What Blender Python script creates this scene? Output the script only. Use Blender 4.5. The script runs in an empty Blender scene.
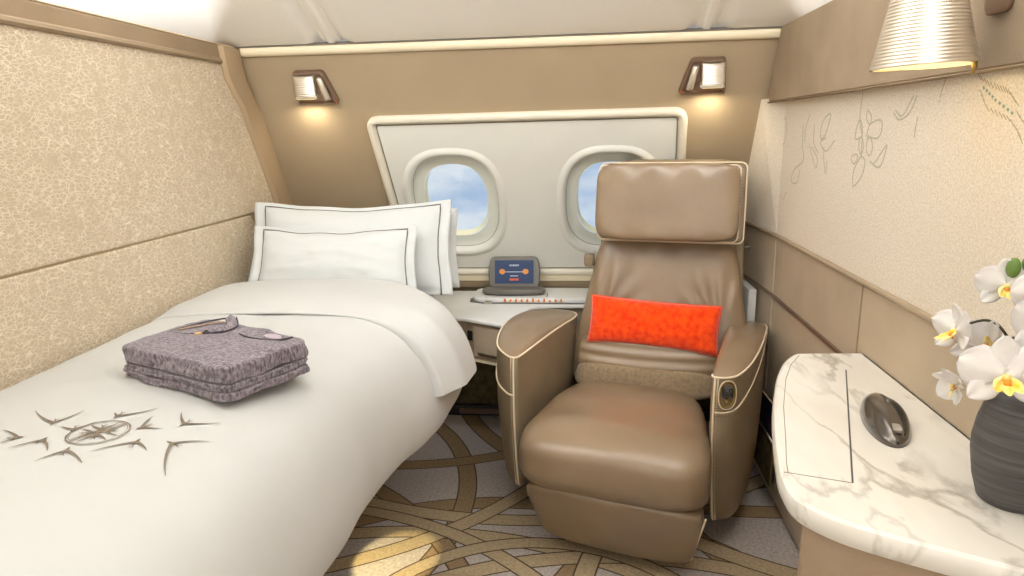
import bpy, bmesh, math, random
from math import sin, cos, pi, hypot
from mathutils import Vector, Matrix, noise

SC = bpy.context.scene
COL = SC.collection

# ------------------------------------------------------------------ camera, sky, lights, exposure
def make_camera():
    cd = bpy.data.cameras.new('camera')
    cd.sensor_width = 36.0
    cd.lens = 23.08
    cd.clip_start = 0.02
    co = bpy.data.objects.new('camera', cd)
    COL.objects.link(co)
    yaw, pitch, roll = .1078, .2336, -.0221
    f = Vector((-sin(yaw) * cos(pitch), cos(yaw) * cos(pitch), -sin(pitch)))
    r = Vector((cos(yaw), sin(yaw), 0))
    u = r.cross(f)
    r2 = cos(roll) * r + sin(roll) * u
    u2 = -sin(roll) * r + cos(roll) * u
    m = Matrix.Identity(4)
    for i in range(3):
        m[i][0] = r2[i]; m[i][1] = u2[i]; m[i][2] = -f[i]
    m[2][3] = 1.19
    co.matrix_world = m
    SC.camera = co

make_camera()
SC.view_settings.view_transform = 'Standard'
SC.view_settings.look = 'None'
SC.view_settings.gamma = 1.0
SC.view_settings.use_curve_mapping = False
SC.view_settings.exposure = -0.46
SC.cycles.use_denoising = True
SC.cycles.max_bounces = 10
SC.cycles.diffuse_bounces = 6
SC.cycles.sample_clamp_indirect = 6.0
SC.cycles.caustics_reflective = False
SC.cycles.caustics_refractive = False

def make_world():
    w = bpy.data.worlds.new('sky')
    SC.world = w
    w.use_nodes = True
    nt = w.node_tree
    nt.nodes.clear()
    N = nt.nodes.new; L = nt.links.new
    tc = N('ShaderNodeTexCoord')
    mp = N('ShaderNodeMapping'); mp.inputs['Scale'].default_value = (2.2, 2.2, 5.5)
    L(tc.outputs['Generated'], mp.inputs['Vector'])
    no = N('ShaderNodeTexNoise'); no.inputs['Scale'].default_value = 2.6
    no.inputs['Detail'].default_value = 6; no.inputs['Roughness'].default_value = .55
    L(mp.outputs[0], no.inputs['Vector'])
    cr = N('ShaderNodeValToRGB')
    cr.color_ramp.elements[0].position = .38; cr.color_ramp.elements[0].color = (.42, .56, .77, 1)
    cr.color_ramp.elements[1].position = .70; cr.color_ramp.elements[1].color = (.88, .92, .95, 1)
    L(no.outputs['Fac'], cr.inputs[0])
    bg = N('ShaderNodeBackground'); bg.inputs['Strength'].default_value = 1.4
    L(cr.outputs[0], bg.inputs['Color'])
    out = N('ShaderNodeOutputWorld')
    L(bg.outputs[0], out.inputs['Surface'])

make_world()

def area_light(name, loc, target, size, size_y, power, color):
    ld = bpy.data.lights.new(name, 'AREA')
    ld.shape = 'RECTANGLE'; ld.size = size; ld.size_y = size_y
    ld.energy = power; ld.color = color
    o = bpy.data.objects.new(name, ld)
    o.location = loc
    d = Vector(target) - Vector(loc)
    o.rotation_euler = d.to_track_quat('-Z', 'Y').to_euler()
    COL.objects.link(o)
    return o

WARM = (.945, .97, 1.0)
area_light('overhead_fill_light', (.0, 1.12, 1.93), (.0, 1.14, 0), 1.7, .45, 7, WARM)  # unseen fill added overhead to light the seat and bed
area_light('rear_fill_light', (-.25, -1.6, 1.25), (-.25, 2.0, 1.30), 2.8, 1.5, 33, WARM)  # fill light added behind the camera to flatten the shading
c = area_light('window_fill_light', (-.27, 1.25, 1.84), (-.27, 2.35, .95), 1.9, .12, 7, WARM)  # added light, out of view, that brightens the window wall
c.data.spread = math.radians(120)
for sx in (-1.36, .84):
    c = area_light('ceiling_fill_light', (sx, .85, 1.38), (sx, .85, 2.2), .10, 1.4, 64, WARM)  # uplights added out of sight behind the partitions to brighten the ceiling
    c.rotation_euler = (pi, 0, 0)

# ------------------------------------------------------------------ materials
def lin(c):
    c = [x / 255.0 for x in c]
    return tuple((x / 12.92 if x <= .04045 else ((x + .055) / 1.055) ** 2.4) for x in c) + (1.0,)

def new_mat(name):
    m = bpy.data.materials.new(name)
    m.use_nodes = True
    nt = m.node_tree
    b = nt.nodes['Principled BSDF']
    return m, nt, b

def mat(name, rgb, rough=.6, metal=0.0, rgb2=None, nscale=8.0, bump=0.0, bscale=200.0, spec=.5, coat=0.0, sheen=0.0, btype='noise', detail=4, stretch=None, ramp=(.35, .65)):
    m, nt, b = new_mat(name)
    N = nt.nodes.new; L = nt.links.new
    b.inputs['Base Color'].default_value = lin(rgb)
    b.inputs['Roughness'].default_value = rough
    b.inputs['Metallic'].default_value = metal
    b.inputs['Specular IOR Level'].default_value = spec
    b.inputs['Coat Weight'].default_value = coat
    b.inputs['Coat Roughness'].default_value = .15
    b.inputs['Sheen Weight'].default_value = sheen
    tc = N('ShaderNodeTexCoord')
    src = tc.outputs['Object']
    if stretch:
        mp = N('ShaderNodeMapping'); mp.inputs['Scale'].default_value = stretch
        L(src, mp.inputs['Vector']); src = mp.outputs[0]
    if rgb2:
        n = N('ShaderNodeTexNoise'); n.inputs['Scale'].default_value = nscale
        n.inputs['Detail'].default_value = detail
        L(src, n.inputs['Vector'])
        cr = N('ShaderNodeValToRGB')
        cr.color_ramp.elements[0].position = ramp[0]; cr.color_ramp.elements[0].color = lin(rgb)
        cr.color_ramp.elements[1].position = ramp[1]; cr.color_ramp.elements[1].color = lin(rgb2)
        L(n.outputs['Fac'], cr.inputs[0]); L(cr.outputs[0], b.inputs['Base Color'])
    if bump:
        if btype == 'noise':
            n = N('ShaderNodeTexNoise'); n.inputs['Scale'].default_value = bscale; n.inputs['Detail'].default_value = 3
            h = n.outputs['Fac']
        elif btype == 'voronoi':
            n = N('ShaderNodeTexVoronoi'); n.feature = 'DISTANCE_TO_EDGE'; n.inputs['Scale'].default_value = bscale
            h = n.outputs['Distance']
        L(src, n.inputs['Vector'])
        bp = N('ShaderNodeBump'); bp.inputs['Strength'].default_value = bump; bp.inputs['Distance'].default_value = .002
        L(h, bp.inputs['Height']); L(bp.outputs[0], b.inputs['Normal'])
    return m

def emit_mat(name, rgb, strength):
    m, nt, b = new_mat(name)
    b.inputs['Base Color'].default_value = lin([c * .3 for c in rgb])
    b.inputs['Emission Color'].default_value = lin(rgb)
    b.inputs['Emission Strength'].default_value = strength
    return m

M = {}
M['leather'] = mat('taupe_leather', (141, 120, 95), .28, rgb2=(128, 107, 83), nscale=6, bump=.2, bscale=420, btype='voronoi', spec=.6, coat=.06)
M['leather_side'] = mat('taupe_leather_matte', (138, 121, 96), .38, rgb2=(125, 108, 85), nscale=7, bump=.3, bscale=420, btype='voronoi', spec=.4)
M['suede'] = mat('taupe_suede', (144, 125, 99), .9, rgb2=(126, 107, 82), nscale=90, bump=.4, bscale=700, sheen=.3, spec=.2)
M['piping'] = mat('cream_piping', (238, 220, 190), .6)
M['stitch'] = mat('cream_thread', (235, 216, 184), .7)
M['wall_tan'] = mat('tan_wall_panel', (170, 151, 123), .6, rgb2=(164, 145, 117), nscale=3, bump=.12, bscale=500, spec=.3)
M['valance'] = mat('tan_leather_valance', (164, 145, 121), .55, rgb2=(154, 135, 112), nscale=9, bump=.5, bscale=330, btype='voronoi', spec=.35)
M['cap'] = mat('brown_cap_leather', (148, 127, 101), .5, rgb2=(140, 119, 94), nscale=9, bump=.2, bscale=400, spec=.4)
M['frame_tan'] = mat('tan_frame', (178, 155, 124), .5, spec=.4)
M['cream_trim'] = mat('cream_trim', (236, 222, 192), .45, spec=.4)
M['ceiling'] = mat('ceiling_white', (253, 250, 243), .5, spec=.3)
M['window_white'] = mat('window_panel_white', (232, 231, 221), .42, rgb2=(228, 226, 216), nscale=4, spec=.45)
M['window_frame'] = mat('window_moulding', (232, 224, 204), .35, spec=.5)
M['shade_grey'] = mat('window_reveal', (224, 226, 214), .5, spec=.3)
M['sunlit_rim'] = mat('window_rim_sunlit', (244, 238, 200), .5)  # sunlit yellow of the pane frame put into its colour
M['seal_and_shade'] = mat('seal_and_shade', (120, 112, 100), .6)  # window seal, and the painted shade strip above the wall trim
M['wall_right_low'] = mat('taupe_padded_panel', (190, 173, 149), .6, rgb2=(180, 163, 139), nscale=7, bump=.4, bscale=380, btype='voronoi', spec=.3)
M['wall_right_up'] = mat('woven_wall_fabric', (242, 232, 216), .8, rgb2=(224, 212, 194), nscale=260, bump=.5, bscale=420, spec=.2, ramp=(.4, .62))
M['leaf_ink'] = mat('sage_leaf_thread', (200, 192, 170), .7)
M['dash_ink'] = mat('grey_thread', (176, 164, 140), .7)
M['teal_ink'] = mat('teal_thread', (140, 170, 158), .7)
M['metal'] = mat('brushed_metal', (205, 196, 182), .28, metal=1.0)
M['silver'] = mat('satin_silver', (236, 228, 214), .3, metal=.85)
M['bronze'] = mat('dark_bronze', (150, 128, 112), .35, metal=.8)
M['dark'] = mat('dark_plastic', (62, 60, 58), .4)
M['black'] = mat('black_plastic', (36, 34, 34), .35)
M['brass'] = mat('aged_brass', (150, 124, 70), .4, metal=.6)
M['linen'] = mat('white_duvet_cotton', (200, 200, 198), .85, rgb2=(195, 195, 192), nscale=3, bump=.12, bscale=900, spec=.2, sheen=.15)
M['pillow'] = mat('white_pillow_cotton', (206, 209, 207), .85, bump=.12, bscale=800, spec=.2)
M['cord'] = mat('grey_cord', (104, 98, 92), .8)
M['print'] = mat('bird_embroidery_brown', (112, 100, 84), .8)
M['pj'] = mat('grey_heather_jersey', (76, 68, 74), .95, rgb2=(146, 136, 142), nscale=170, detail=10, bump=.4, bscale=400, spec=.1, sheen=.2, stretch=(1, 1.8, .6), ramp=(.34, .66))
M['pj_edge'] = mat('dark_jersey_seam', (62, 55, 60), .95)
M['pj_tape'] = mat('tan_neck_tape', (196, 160, 116), .8)
M['orange'] = mat('orange_mohair', (222, 48, 2), .95, rgb2=(242, 80, 10), nscale=55, detail=8, bump=1.0, bscale=240, sheen=.4, spec=.1)
M['brown_fabric'] = mat('olive_brown_carpeted_panel', (112, 98, 68), .95, rgb2=(78, 66, 42), nscale=26, detail=8, bump=.6, bscale=300, spec=.1)
M['charcoal'] = mat('tablet_dock_grey', (104, 100, 92), .4)
M['counter_front'] = mat('taupe_cabinet_front', (166, 148, 126), .55, rgb2=(156, 138, 116), nscale=200, spec=.4)
M['vase'] = mat('ribbed_black_ceramic', (58, 56, 56), .55, rgb2=(84, 82, 80), nscale=9, spec=.4, stretch=(1, 1, 26), bump=.4, bscale=9)
M['petal'] = mat('white_orchid_petal', (234, 232, 228), .5, rgb2=(222, 216, 214), nscale=30, spec=.3)
M['petal_yellow'] = mat('yellow_orchid_lip', (240, 200, 50), .5, rgb2=(250, 238, 180), nscale=60)
M['orange_centre'] = mat('orange_orchid_centre', (222, 134, 30), .5)
M['stem'] = mat('dark_orchid_stem', (64, 58, 40), .5)
M['green'] = mat('orchid_green', (96, 124, 52), .5)
M['grey_button'] = mat('grey_button', (176, 168, 156), .4)
M['indicator'] = emit_mat('amber_indicator', (214, 104, 30), .7)
M['glow'] = emit_mat('warm_diffuser', (255, 226, 160), 3.0)
M['screen'] = emit_mat('tablet_screen_blue', (10, 56, 108), .7)
M['screen_orange'] = emit_mat('screen_orange', (236, 150, 50), .9)
M['screen_red'] = emit_mat('screen_button_orange', (236, 92, 34), .9)
M['screen_white'] = emit_mat('screen_white', (210, 220, 232), .8)
M['magazine'] = mat('magazine_cover', (24, 34, 62), .35, rgb2=(120, 70, 60), nscale=26, ramp=(.5, .72))

def marble(name):
    m, nt, b = new_mat(name)
    N = nt.nodes.new; L = nt.links.new
    tc = N('ShaderNodeTexCoord')
    mp = N('ShaderNodeMapping'); mp.inputs['Rotation'].default_value = (0, 0, .75); mp.inputs['Scale'].default_value = (1.9, .75, 1)
    L(tc.outputs['Object'], mp.inputs['Vector'])
    n1 = N('ShaderNodeTexNoise'); n1.inputs['Scale'].default_value = 4.2; n1.inputs['Detail'].default_value = 7; n1.inputs['Distortion'].default_value = .5
    L(mp.outputs[0], n1.inputs['Vector'])
    # veins: thin band of the noise around its middle
    s = N('ShaderNodeMath'); s.operation = 'SUBTRACT'; s.inputs[1].default_value = .5
    L(n1.outputs['Fac'], s.inputs[0])
    a = N('ShaderNodeMath'); a.operation = 'ABSOLUTE'; L(s.outputs[0], a.inputs[0])
    cr = N('ShaderNodeValToRGB')
    cr.color_ramp.elements[0].position = 0; cr.color_ramp.elements[0].color = (1, 1, 1, 1)
    cr.color_ramp.elements[1].position = .030; cr.color_ramp.elements[1].color = (0, 0, 0, 1)
    L(a.outputs[0], cr.inputs[0])
    n2 = N('ShaderNodeTexNoise'); n2.inputs['Scale'].default_value = 3.2; n2.inputs['Detail'].default_value = 3
    L(mp.outputs[0], n2.inputs['Vector'])
    c2 = N('ShaderNodeValToRGB'); c2.color_ramp.elements[0].position = .42; c2.color_ramp.elements[1].position = .62
    L(n2.outputs['Fac'], c2.inputs[0])
    mu = N('ShaderNodeMath'); mu.operation = 'MULTIPLY'; L(cr.outputs[0], mu.inputs[0]); L(c2.outputs[0], mu.inputs[1])
    mx = N('ShaderNodeMix'); mx.data_type = 'RGBA'
    mx.inputs['A'].default_value = lin((240, 237, 229)); mx.inputs['B'].default_value = lin((168, 160, 148))
    L(mu.outputs[0], mx.inputs['Factor'])
    mx2 = N('ShaderNodeMix'); mx2.data_type = 'RGBA'; mx2.blend_type = 'MULTIPLY'
    L(mx.outputs['Result'], mx2.inputs['A']); mx2.inputs['B'].default_value = lin((222, 216, 206))
    m2 = N('ShaderNodeMath'); m2.operation = 'MULTIPLY'; m2.inputs[1].default_value = .4
    L(c2.outputs[0], m2.inputs[0]); L(m2.outputs[0], mx2.inputs['Factor'])
    L(mx2.outputs['Result'], b.inputs['Base Color'])
    b.inputs['Roughness'].default_value = .28
    return m
M['marble'] = marble('white_veined_marble')
M['white_stone'] = mat('bright_white_counter', (250, 249, 246), .3, rgb2=(240, 238, 232), nscale=5, ramp=(.45, .7))  # lighter copy of the marble, brightened because the counter lies in shade

def crackle(name):
    """tan hide panel scattered with fine pale crossing scratches"""
    m, nt, b = new_mat(name)
    N = nt.nodes.new; L = nt.links.new
    tc = N('ShaderNodeTexCoord')
    dn = N('ShaderNodeTexNoise'); dn.inputs['Scale'].default_value = 7; dn.inputs['Detail'].default_value = 2
    L(tc.outputs['Object'], dn.inputs['Vector'])
    dm = N('ShaderNodeVectorMath'); dm.operation = 'MULTIPLY_ADD'
    L(dn.outputs['Color'], dm.inputs[0]); dm.inputs[1].default_value = (.03, .03, .03); L(tc.outputs['Object'], dm.inputs[2])
    acc = None
    for i, (rot, sc, st) in enumerate([(.6, 84, 1.8), (-.7, 70, 2.2)]):
        mp = N('ShaderNodeMapping'); mp.inputs['Rotation'].default_value = (rot, 0, 0)
        mp.inputs['Scale'].default_value = (1, 1, st); mp.inputs['Location'].default_value = (i * 3.1, i * 1.7, i)
        L(dm.outputs[0], mp.inputs['Vector'])
        v = N('ShaderNodeTexVoronoi'); v.feature = 'DISTANCE_TO_EDGE'; v.inputs['Scale'].default_value = sc / (st ** .5)
        L(mp.outputs[0], v.inputs['Vector'])
        cr = N('ShaderNodeValToRGB')
        cr.color_ramp.elements[0].position = .0; cr.color_ramp.elements[0].color = (1, 1, 1, 1)
        cr.color_ramp.elements[1].position = .060; cr.color_ramp.elements[1].color = (0, 0, 0, 1)
        L(v.outputs['Distance'], cr.inputs[0])
        if acc is None:
            acc = cr.outputs[0]
        else:
            mm = N('ShaderNodeMath'); mm.operation = 'MAXIMUM'; L(acc, mm.inputs[0]); L(cr.outputs[0], mm.inputs[1]); acc = mm.outputs[0]
    n3 = N('ShaderNodeTexNoise'); n3.inputs['Scale'].default_value = 30; L(tc.outputs['Object'], n3.inputs['Vector'])
    f3 = N('ShaderNodeMath'); f3.operation = 'MULTIPLY'; L(acc, f3.inputs[0])
    c3 = N('ShaderNodeValToRGB'); c3.color_ramp.elements[0].position = .2; c3.color_ramp.elements[1].position = .50
    L(n3.outputs['Fac'], c3.inputs[0]); L(c3.outputs[0], f3.inputs[1])
    mx = N('ShaderNodeMix'); mx.data_type = 'RGBA'
    mx.inputs['A'].default_value = lin((199, 181, 153)); mx.inputs['B'].default_value = lin((243, 231, 211))
    L(f3.outputs[0], mx.inputs['Factor'])
    L(mx.outputs['Result'], b.inputs['Base Color'])
    b.inputs['Roughness'].default_value = .6
    bp = N('ShaderNodeBump'); bp.inputs['Strength'].default_value = .3; bp.inputs['Distance'].default_value = .002
    L(f3.outputs[0], bp.inputs['Height']); L(bp.outputs[0], b.inputs['Normal'])
    return m
M['crackle'] = crackle('crackled_hide_panel')

def carpet(name):
    """mauve grey pile crossed by sweeping tan and brown ribbons"""
    m, nt, b = new_mat(name)
    N = nt.nodes.new; L = nt.links.new
    tc = N('ShaderNodeTexCoord')
    base = N('ShaderNodeTexNoise'); base.inputs['Scale'].default_value = 110; base.inputs['Detail'].default_value = 6
    L(tc.outputs['Object'], base.inputs['Vector'])
    c0 = N('ShaderNodeValToRGB')
    c0.color_ramp.elements[0].position = .3; c0.color_ramp.elements[0].color = lin((164, 153, 146))
    c0.color_ramp.elements[1].position = .7; c0.color_ramp.elements[1].color = lin((198, 188, 180))
    L(base.outputs['Fac'], c0.inputs[0])
    col = c0.outputs[0]
    height = None
    def ribbon(cx, cy, r, w, ca, cb, col, height):
        d = N('ShaderNodeVectorMath'); d.operation = 'DISTANCE'
        L(tc.outputs['Object'], d.inputs[0]); d.inputs[1].default_value = (cx, cy, 0)
        s = N('ShaderNodeMath'); s.operation = 'SUBTRACT'; L(d.outputs['Value'], s.inputs[0]); s.inputs[1].default_value = r
        a = N('ShaderNodeMath'); a.operation = 'ABSOLUTE'; L(s.outputs[0], a.inputs[0])
        # dark carved outline
        lo = N('ShaderNodeMath'); lo.operation = 'LESS_THAN'; L(a.outputs[0], lo.inputs[0]); lo.inputs[1].default_value = w + .005
        li = N('ShaderNodeMath'); li.operation = 'LESS_THAN'; L(a.outputs[0], li.inputs[0]); li.inputs[1].default_value = w
        mo = N('ShaderNodeMix'); mo.data_type = 'RGBA'; L(lo.outputs[0], mo.inputs['Factor']); L(col, mo.inputs['A']); mo.inputs['B'].default_value = lin((92, 76, 60))
        cc = N('ShaderNodeValToRGB')
        cc.color_ramp.elements[0].position = .3; cc.color_ramp.elements[0].color = lin(ca)
        cc.color_ramp.elements[1].position = .7; cc.color_ramp.elements[1].color = lin(cb)
        L(base.outputs['Fac'], cc.inputs[0])
        mi = N('ShaderNodeMix'); mi.data_type = 'RGBA'; L(li.outputs[0], mi.inputs['Factor']); L(mo.outputs['Result'], mi.inputs['A']); L(cc.outputs[0], mi.inputs['B'])
        if height is None:
            h = li.outputs[0]
        else:
            mm = N('ShaderNodeMath'); mm.operation = 'MAXIMUM'; L(height, mm.inputs[0]); L(li.outputs[0], mm.inputs[1]); h = mm.outputs[0]
        return mi.outputs['Result'], h
    BR = ((134, 112, 84), (162, 138, 106)); TN = ((164, 144, 112), (192, 172, 140))
    rib = [(-.2, .95, .98, .030, BR), (-1.3, 1.9, .92, .028, BR), (.55, 3.05, 1.12, .030, BR), (.9, 1.1, 1.05, .028, BR),
           (-.75, 3.2, 1.05, .028, BR), (1.2, 2.2, .95, .028, BR), (-1.5, .9, 1.35, .026, BR),
           (-.45, .45, 1.30, .026, TN), (.15, .55, 1.12, .026, TN), (-.25, 3.25, 1.42, .026, TN), (-1.25, 2.75, 1.30, .026, TN), (1.05, 2.75, 1.22, .028, TN),
           (-.9, .75, 1.12, .022, TN), (1.3, 1.3, 1.32, .026, TN), (-.1, 1.2, .52, .022, TN)]
    for cx, cy, r, w, c in rib:
        col, height = ribbon(cx, cy, r, w, c[0], c[1], col, height)
    L(col, b.inputs['Base Color'])
    b.inputs['Roughness'].default_value = .95
    b.inputs['Specular IOR Level'].default_value = .1
    ad = N('ShaderNodeMath'); ad.operation = 'MULTIPLY_ADD'; L(base.outputs['Fac'], ad.inputs[0]); ad.inputs[1].default_value = .8; L(height, ad.inputs[2])
    bp = N('ShaderNodeBump'); bp.inputs['Strength'].default_value = .7; bp.inputs['Distance'].default_value = .004
    L(ad.outputs[0], bp.inputs['Height']); L(bp.outputs[0], b.inputs['Normal'])
    return m
M['carpet'] = carpet('ribbon_pattern_carpet')

def ribbed_metal(name, scale, direction='Z'):
    m, nt, b = new_mat(name)
    N = nt.nodes.new; L = nt.links.new
    tc = N('ShaderNodeTexCoord')
    w = N('ShaderNodeTexWave'); w.wave_type = 'BANDS'; w.bands_direction = direction; w.inputs['Scale'].default_value = scale
    L(tc.outputs['Object'], w.inputs['Vector'])
    cr = N('ShaderNodeValToRGB')
    cr.color_ramp.elements[0].position = .1; cr.color_ramp.elements[0].color = lin((170, 156, 140))
    cr.color_ramp.elements[1].position = .6; cr.color_ramp.elements[1].color = lin((240, 232, 218))
    L(w.outputs['Fac'], cr.inputs[0]); L(cr.outputs[0], b.inputs['Base Color'])
    b.inputs['Metallic'].default_value = .8; b.inputs['Roughness'].default_value = .33
    bp = N('ShaderNodeBump'); bp.inputs['Strength'].default_value = .8; bp.inputs['Distance'].default_value = .0015
    L(w.outputs['Fac'], bp.inputs['Height']); L(bp.outputs[0], b.inputs['Normal'])
    return m
M['ribbed'] = ribbed_metal('ribbed_silver', 62)

def glass_mat():
    m, nt, b = new_mat('cabin_window_glass')
    nt.nodes.remove(b)
    N = nt.nodes.new; L = nt.links.new
    t = N('ShaderNodeBsdfTransparent'); t.inputs[0].default_value = (.97, .98, .98, 1)
    g = N('ShaderNodeBsdfGlossy'); g.inputs['Roughness'].default_value = .05
    mx = N('ShaderNodeMixShader'); mx.inputs[0].default_value = .03
    L(t.outputs[0], mx.inputs[1]); L(g.outputs[0], mx.inputs[2])
    L(mx.outputs[0], nt.nodes['Material Output'].inputs['Surface'])
    return m
M['glass'] = glass_mat()

# ------------------------------------------------------------------ helpers
def new_obj(name, bm, m, parent=None, smooth=True, sub=0, bevel=0.0):
    me = bpy.data.meshes.new(name)
    bmesh.ops.recalc_face_normals(bm, faces=bm.faces)
    bm.to_mesh(me); bm.free()
    if m: me.materials.append(m)
    if smooth:
        for p in me.polygons: p.use_smooth = True
    o = bpy.data.objects.new(name, me)
    COL.objects.link(o)
    if parent: o.parent = parent
    if bevel:
        md = o.modifiers.new('bevel', 'BEVEL'); md.width = bevel; md.segments = 3; md.limit_method = 'ANGLE'; md.angle_limit = .6
        md.harden_normals = False
    if sub:
        md = o.modifiers.new('sub', 'SUBSURF'); md.levels = sub; md.render_levels = sub
    return o

def auto_smooth(o, ang=.6):
    me = o.data
    for e in me.edges: pass
    try:
        me.set_sharp_from_angle(angle=ang)
    except Exception:
        pass
    return o

def thing(name, label, cat, loc=(0, 0, 0), rz=0.0, group=None):
    o = bpy.data.objects.new(name, None)
    o.empty_display_size = .05
    COL.objects.link(o)
    o.location = loc; o.rotation_euler = (0, 0, rz)
    o['label'] = label; o['category'] = cat
    if group: o['group'] = group
    return o

def tag(o, label, cat, group=None):
    o['label'] = label; o['category'] = cat
    if group: o['group'] = group
    return o

def struct(o, label=None):
    o['kind'] = 'structure'
    if label: o['label'] = label
    return o

def add_box(bm, lo, hi):
    x0, y0, z0 = lo; x1, y1, z1 = hi
    v = [bm.verts.new(p) for p in [(x0, y0, z0), (x1, y0, z0), (x1, y1, z0), (x0, y1, z0), (x0, y0, z1), (x1, y0, z1), (x1, y1, z1), (x0, y1, z1)]]
    for f in [(0, 1, 2, 3), (4, 5, 6, 7), (0, 1, 5, 4), (1, 2, 6, 5), (2, 3, 7, 6), (3, 0, 4, 7)]:
        bm.faces.new([v[i] for i in f])

def box(lo, hi):
    bm = bmesh.new(); add_box(bm, lo, hi); return bm

def loft(rings, cap=True, closed=True, bm=None):
    bm = bm or bmesh.new()
    R = [[bm.verts.new(p) for p in r] for r in rings]
    n = len(R[0])
    for a, b in zip(R, R[1:]):
        for i in range(n if closed else n - 1):
            j = (i + 1) % n
            bm.faces.new([a[i], a[j], b[j], b[i]])
    if cap:
        try: bm.faces.new(R[0])
        except ValueError: pass
        try: bm.faces.new(R[-1])
        except ValueError: pass
    return bm

def prism(pts, z0, z1):
    return loft([[(x, y, z0) for x, y in pts], [(x, y, z1) for x, y in pts]])

def grid(fn, nu, nv, bm=None):
    bm = bm or bmesh.new()
    V = [[bm.verts.new(fn(i / nu, j / nv)) for j in range(nv + 1)] for i in range(nu + 1)]
    for i in range(nu):
        for j in range(nv):
            bm.faces.new([V[i][j], V[i + 1][j], V[i + 1][j + 1], V[i][j + 1]])
    return bm

def spline(pts, n, closed=False):
    """Catmull-Rom through the points, n samples per segment"""
    P = [Vector(p) for p in pts]
    out = []
    m = len(P)
    segs = m if closed else m - 1
    for i in range(segs):
        if closed:
            p0, p1, p2, p3 = P[(i - 1) % m], P[i], P[(i + 1) % m], P[(i + 2) % m]
        else:
            p1, p2 = P[i], P[i + 1]
            p0 = P[i - 1] if i else p1 * 2 - p2
            p3 = P[i + 2] if i + 2 < m else p2 * 2 - p1
        for k in range(n):
            t = k / n
            out.append(.5 * ((2 * p1) + (p2 - p0) * t + (2 * p0 - 5 * p1 + 4 * p2 - p3) * t * t + (3 * p1 - p0 - 3 * p2 + p3) * t ** 3))
    if not closed: out.append(P[-1].copy())
    return out

def tube(pts, r, n=8, bm=None, closed=False, radii=None):
    """swept round tube as real mesh"""
    bm = bm or bmesh.new()
    P = [Vector(p) for p in pts]
    m = len(P)
    rings = []
    up = None
    for i, p in enumerate(P):
        a = P[(i - 1) % m] if (closed or i) else p
        b = P[(i + 1) % m] if (closed or i < m - 1) else p
        t = (b - a)
        if t.length < 1e-9: t = Vector((0, 0, 1))
        t.normalize()
        if up is None:
            up = Vector((0, 0, 1)) if abs(t.z) < .9 else Vector((1, 0, 0))
        s = t.cross(up)
        if s.length < 1e-6: s = t.orthogonal()
        s.normalize(); up = s.cross(t).normalized()
        rr = radii[i] if radii else r
        rings.append([bm.verts.new(p + s * (cos(2 * pi * k / n) * rr) + up * (sin(2 * pi * k / n) * rr)) for k in range(n)])
    for i in range(m if closed else m - 1):
        a, b = rings[i], rings[(i + 1) % m]
        for k in range(n):
            j = (k + 1) % n
            bm.faces.new([a[k], a[j], b[j], b[k]])
    if not closed:
        bm.faces.new(rings[0]); bm.faces.new(rings[-1])
    return bm

def lathe(profile, n=32, center=(0, 0, 0), bm=None, cap=True):
    rings = [[(center[0] + r * cos(2 * pi * k / n), center[1] + r * sin(2 * pi * k / n), center[2] + z) for k in range(n)] for r, z in profile]
    return loft(rings, cap=cap, bm=bm)

def sbox(dx, dy, dz, k=6.0, cuts=14, center=(0, 0, 0), deform=None, bm=None):
    """soft superellipsoid box, full sizes dx dy dz"""
    own = bmesh.new()
    bmesh.ops.create_cube(own, size=2.0)
    bmesh.ops.subdivide_edges(own, edges=own.edges, cuts=cuts, use_grid_fill=True)
    for v in own.verts:
        x, y, z = v.co
        s = (abs(x) ** k + abs(y) ** k + abs(z) ** k) ** (1.0 / k)
        v.co = Vector((x / s, y / s, z / s))
        n = v.co.copy()
        p = Vector((n.x * dx / 2, n.y * dy / 2, n.z * dz / 2))
        if deform: p = deform(p, n)
        v.co = p + Vector(center)
    if bm is None: return own
    me = bpy.data.meshes.new('tmp'); own.to_mesh(me); own.free(); bm.from_mesh(me); bpy.data.meshes.remove(me)
    return bm

def superellipse(hw, hh, k=2.6, n=48):
    out = []
    for i in range(n):
        a = 2 * pi * i / n
        c, s = cos(a), sin(a)
        out.append((hw * math.copysign(abs(c) ** (2 / k), c), hh * math.copysign(abs(s) ** (2 / k), s)))
    return out

def rounded_poly(pts, rad, seg=6):
    out = []
    n = len(pts)
    for i in range(n):
        p = Vector(pts[i]); a = Vector(pts[i - 1]); b = Vector(pts[(i + 1) % n])
        u = (a - p); v = (b - p)
        r = rad[i] if isinstance(rad, (list, tuple)) else rad
        r = min(r, u.length * .45, v.length * .45)
        u.normalize(); v.normalize()
        p0 = p + u * r; p1 = p + v * r
        for k in range(seg + 1):
            t = k / seg
            out.append(tuple((1 - t) ** 2 * p0 + 2 * t * (1 - t) * p + t * t * p1))
    return out

def fill_holes(outer, holes, place, bm=None):
    """flat face with holes; place maps (u, v) to 3D"""
    bm = bm or bmesh.new()
    E = []
    for loop in [outer] + holes:
        V = [bm.verts.new(place(u, v)) for u, v in loop]
        E += [bm.edges.new((V[i], V[(i + 1) % len(V)])) for i in range(len(V))]
    bmesh.ops.triangle_fill(bm, use_beauty=True, use_dissolve=False, edges=E)
    return bm
def sm(t):
    t = max(0.0, min(1.0, t)); return t * t * (3 - 2 * t)
# ------------------------------------------------------------------ room shell
XL, XR, KS = -1.1426, .6197, .532
def wally(z): return 2.695 - KS * (z - .541)
WN = math.hypot(1, KS)
def wp(u, v, n=0.0):
    """point on the leaning window wall: u along x, v up the slope, n out into the room"""
    return (u, 2.695 - KS / WN * v - n / WN, .541 + v / WN - n * KS / WN)

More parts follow.
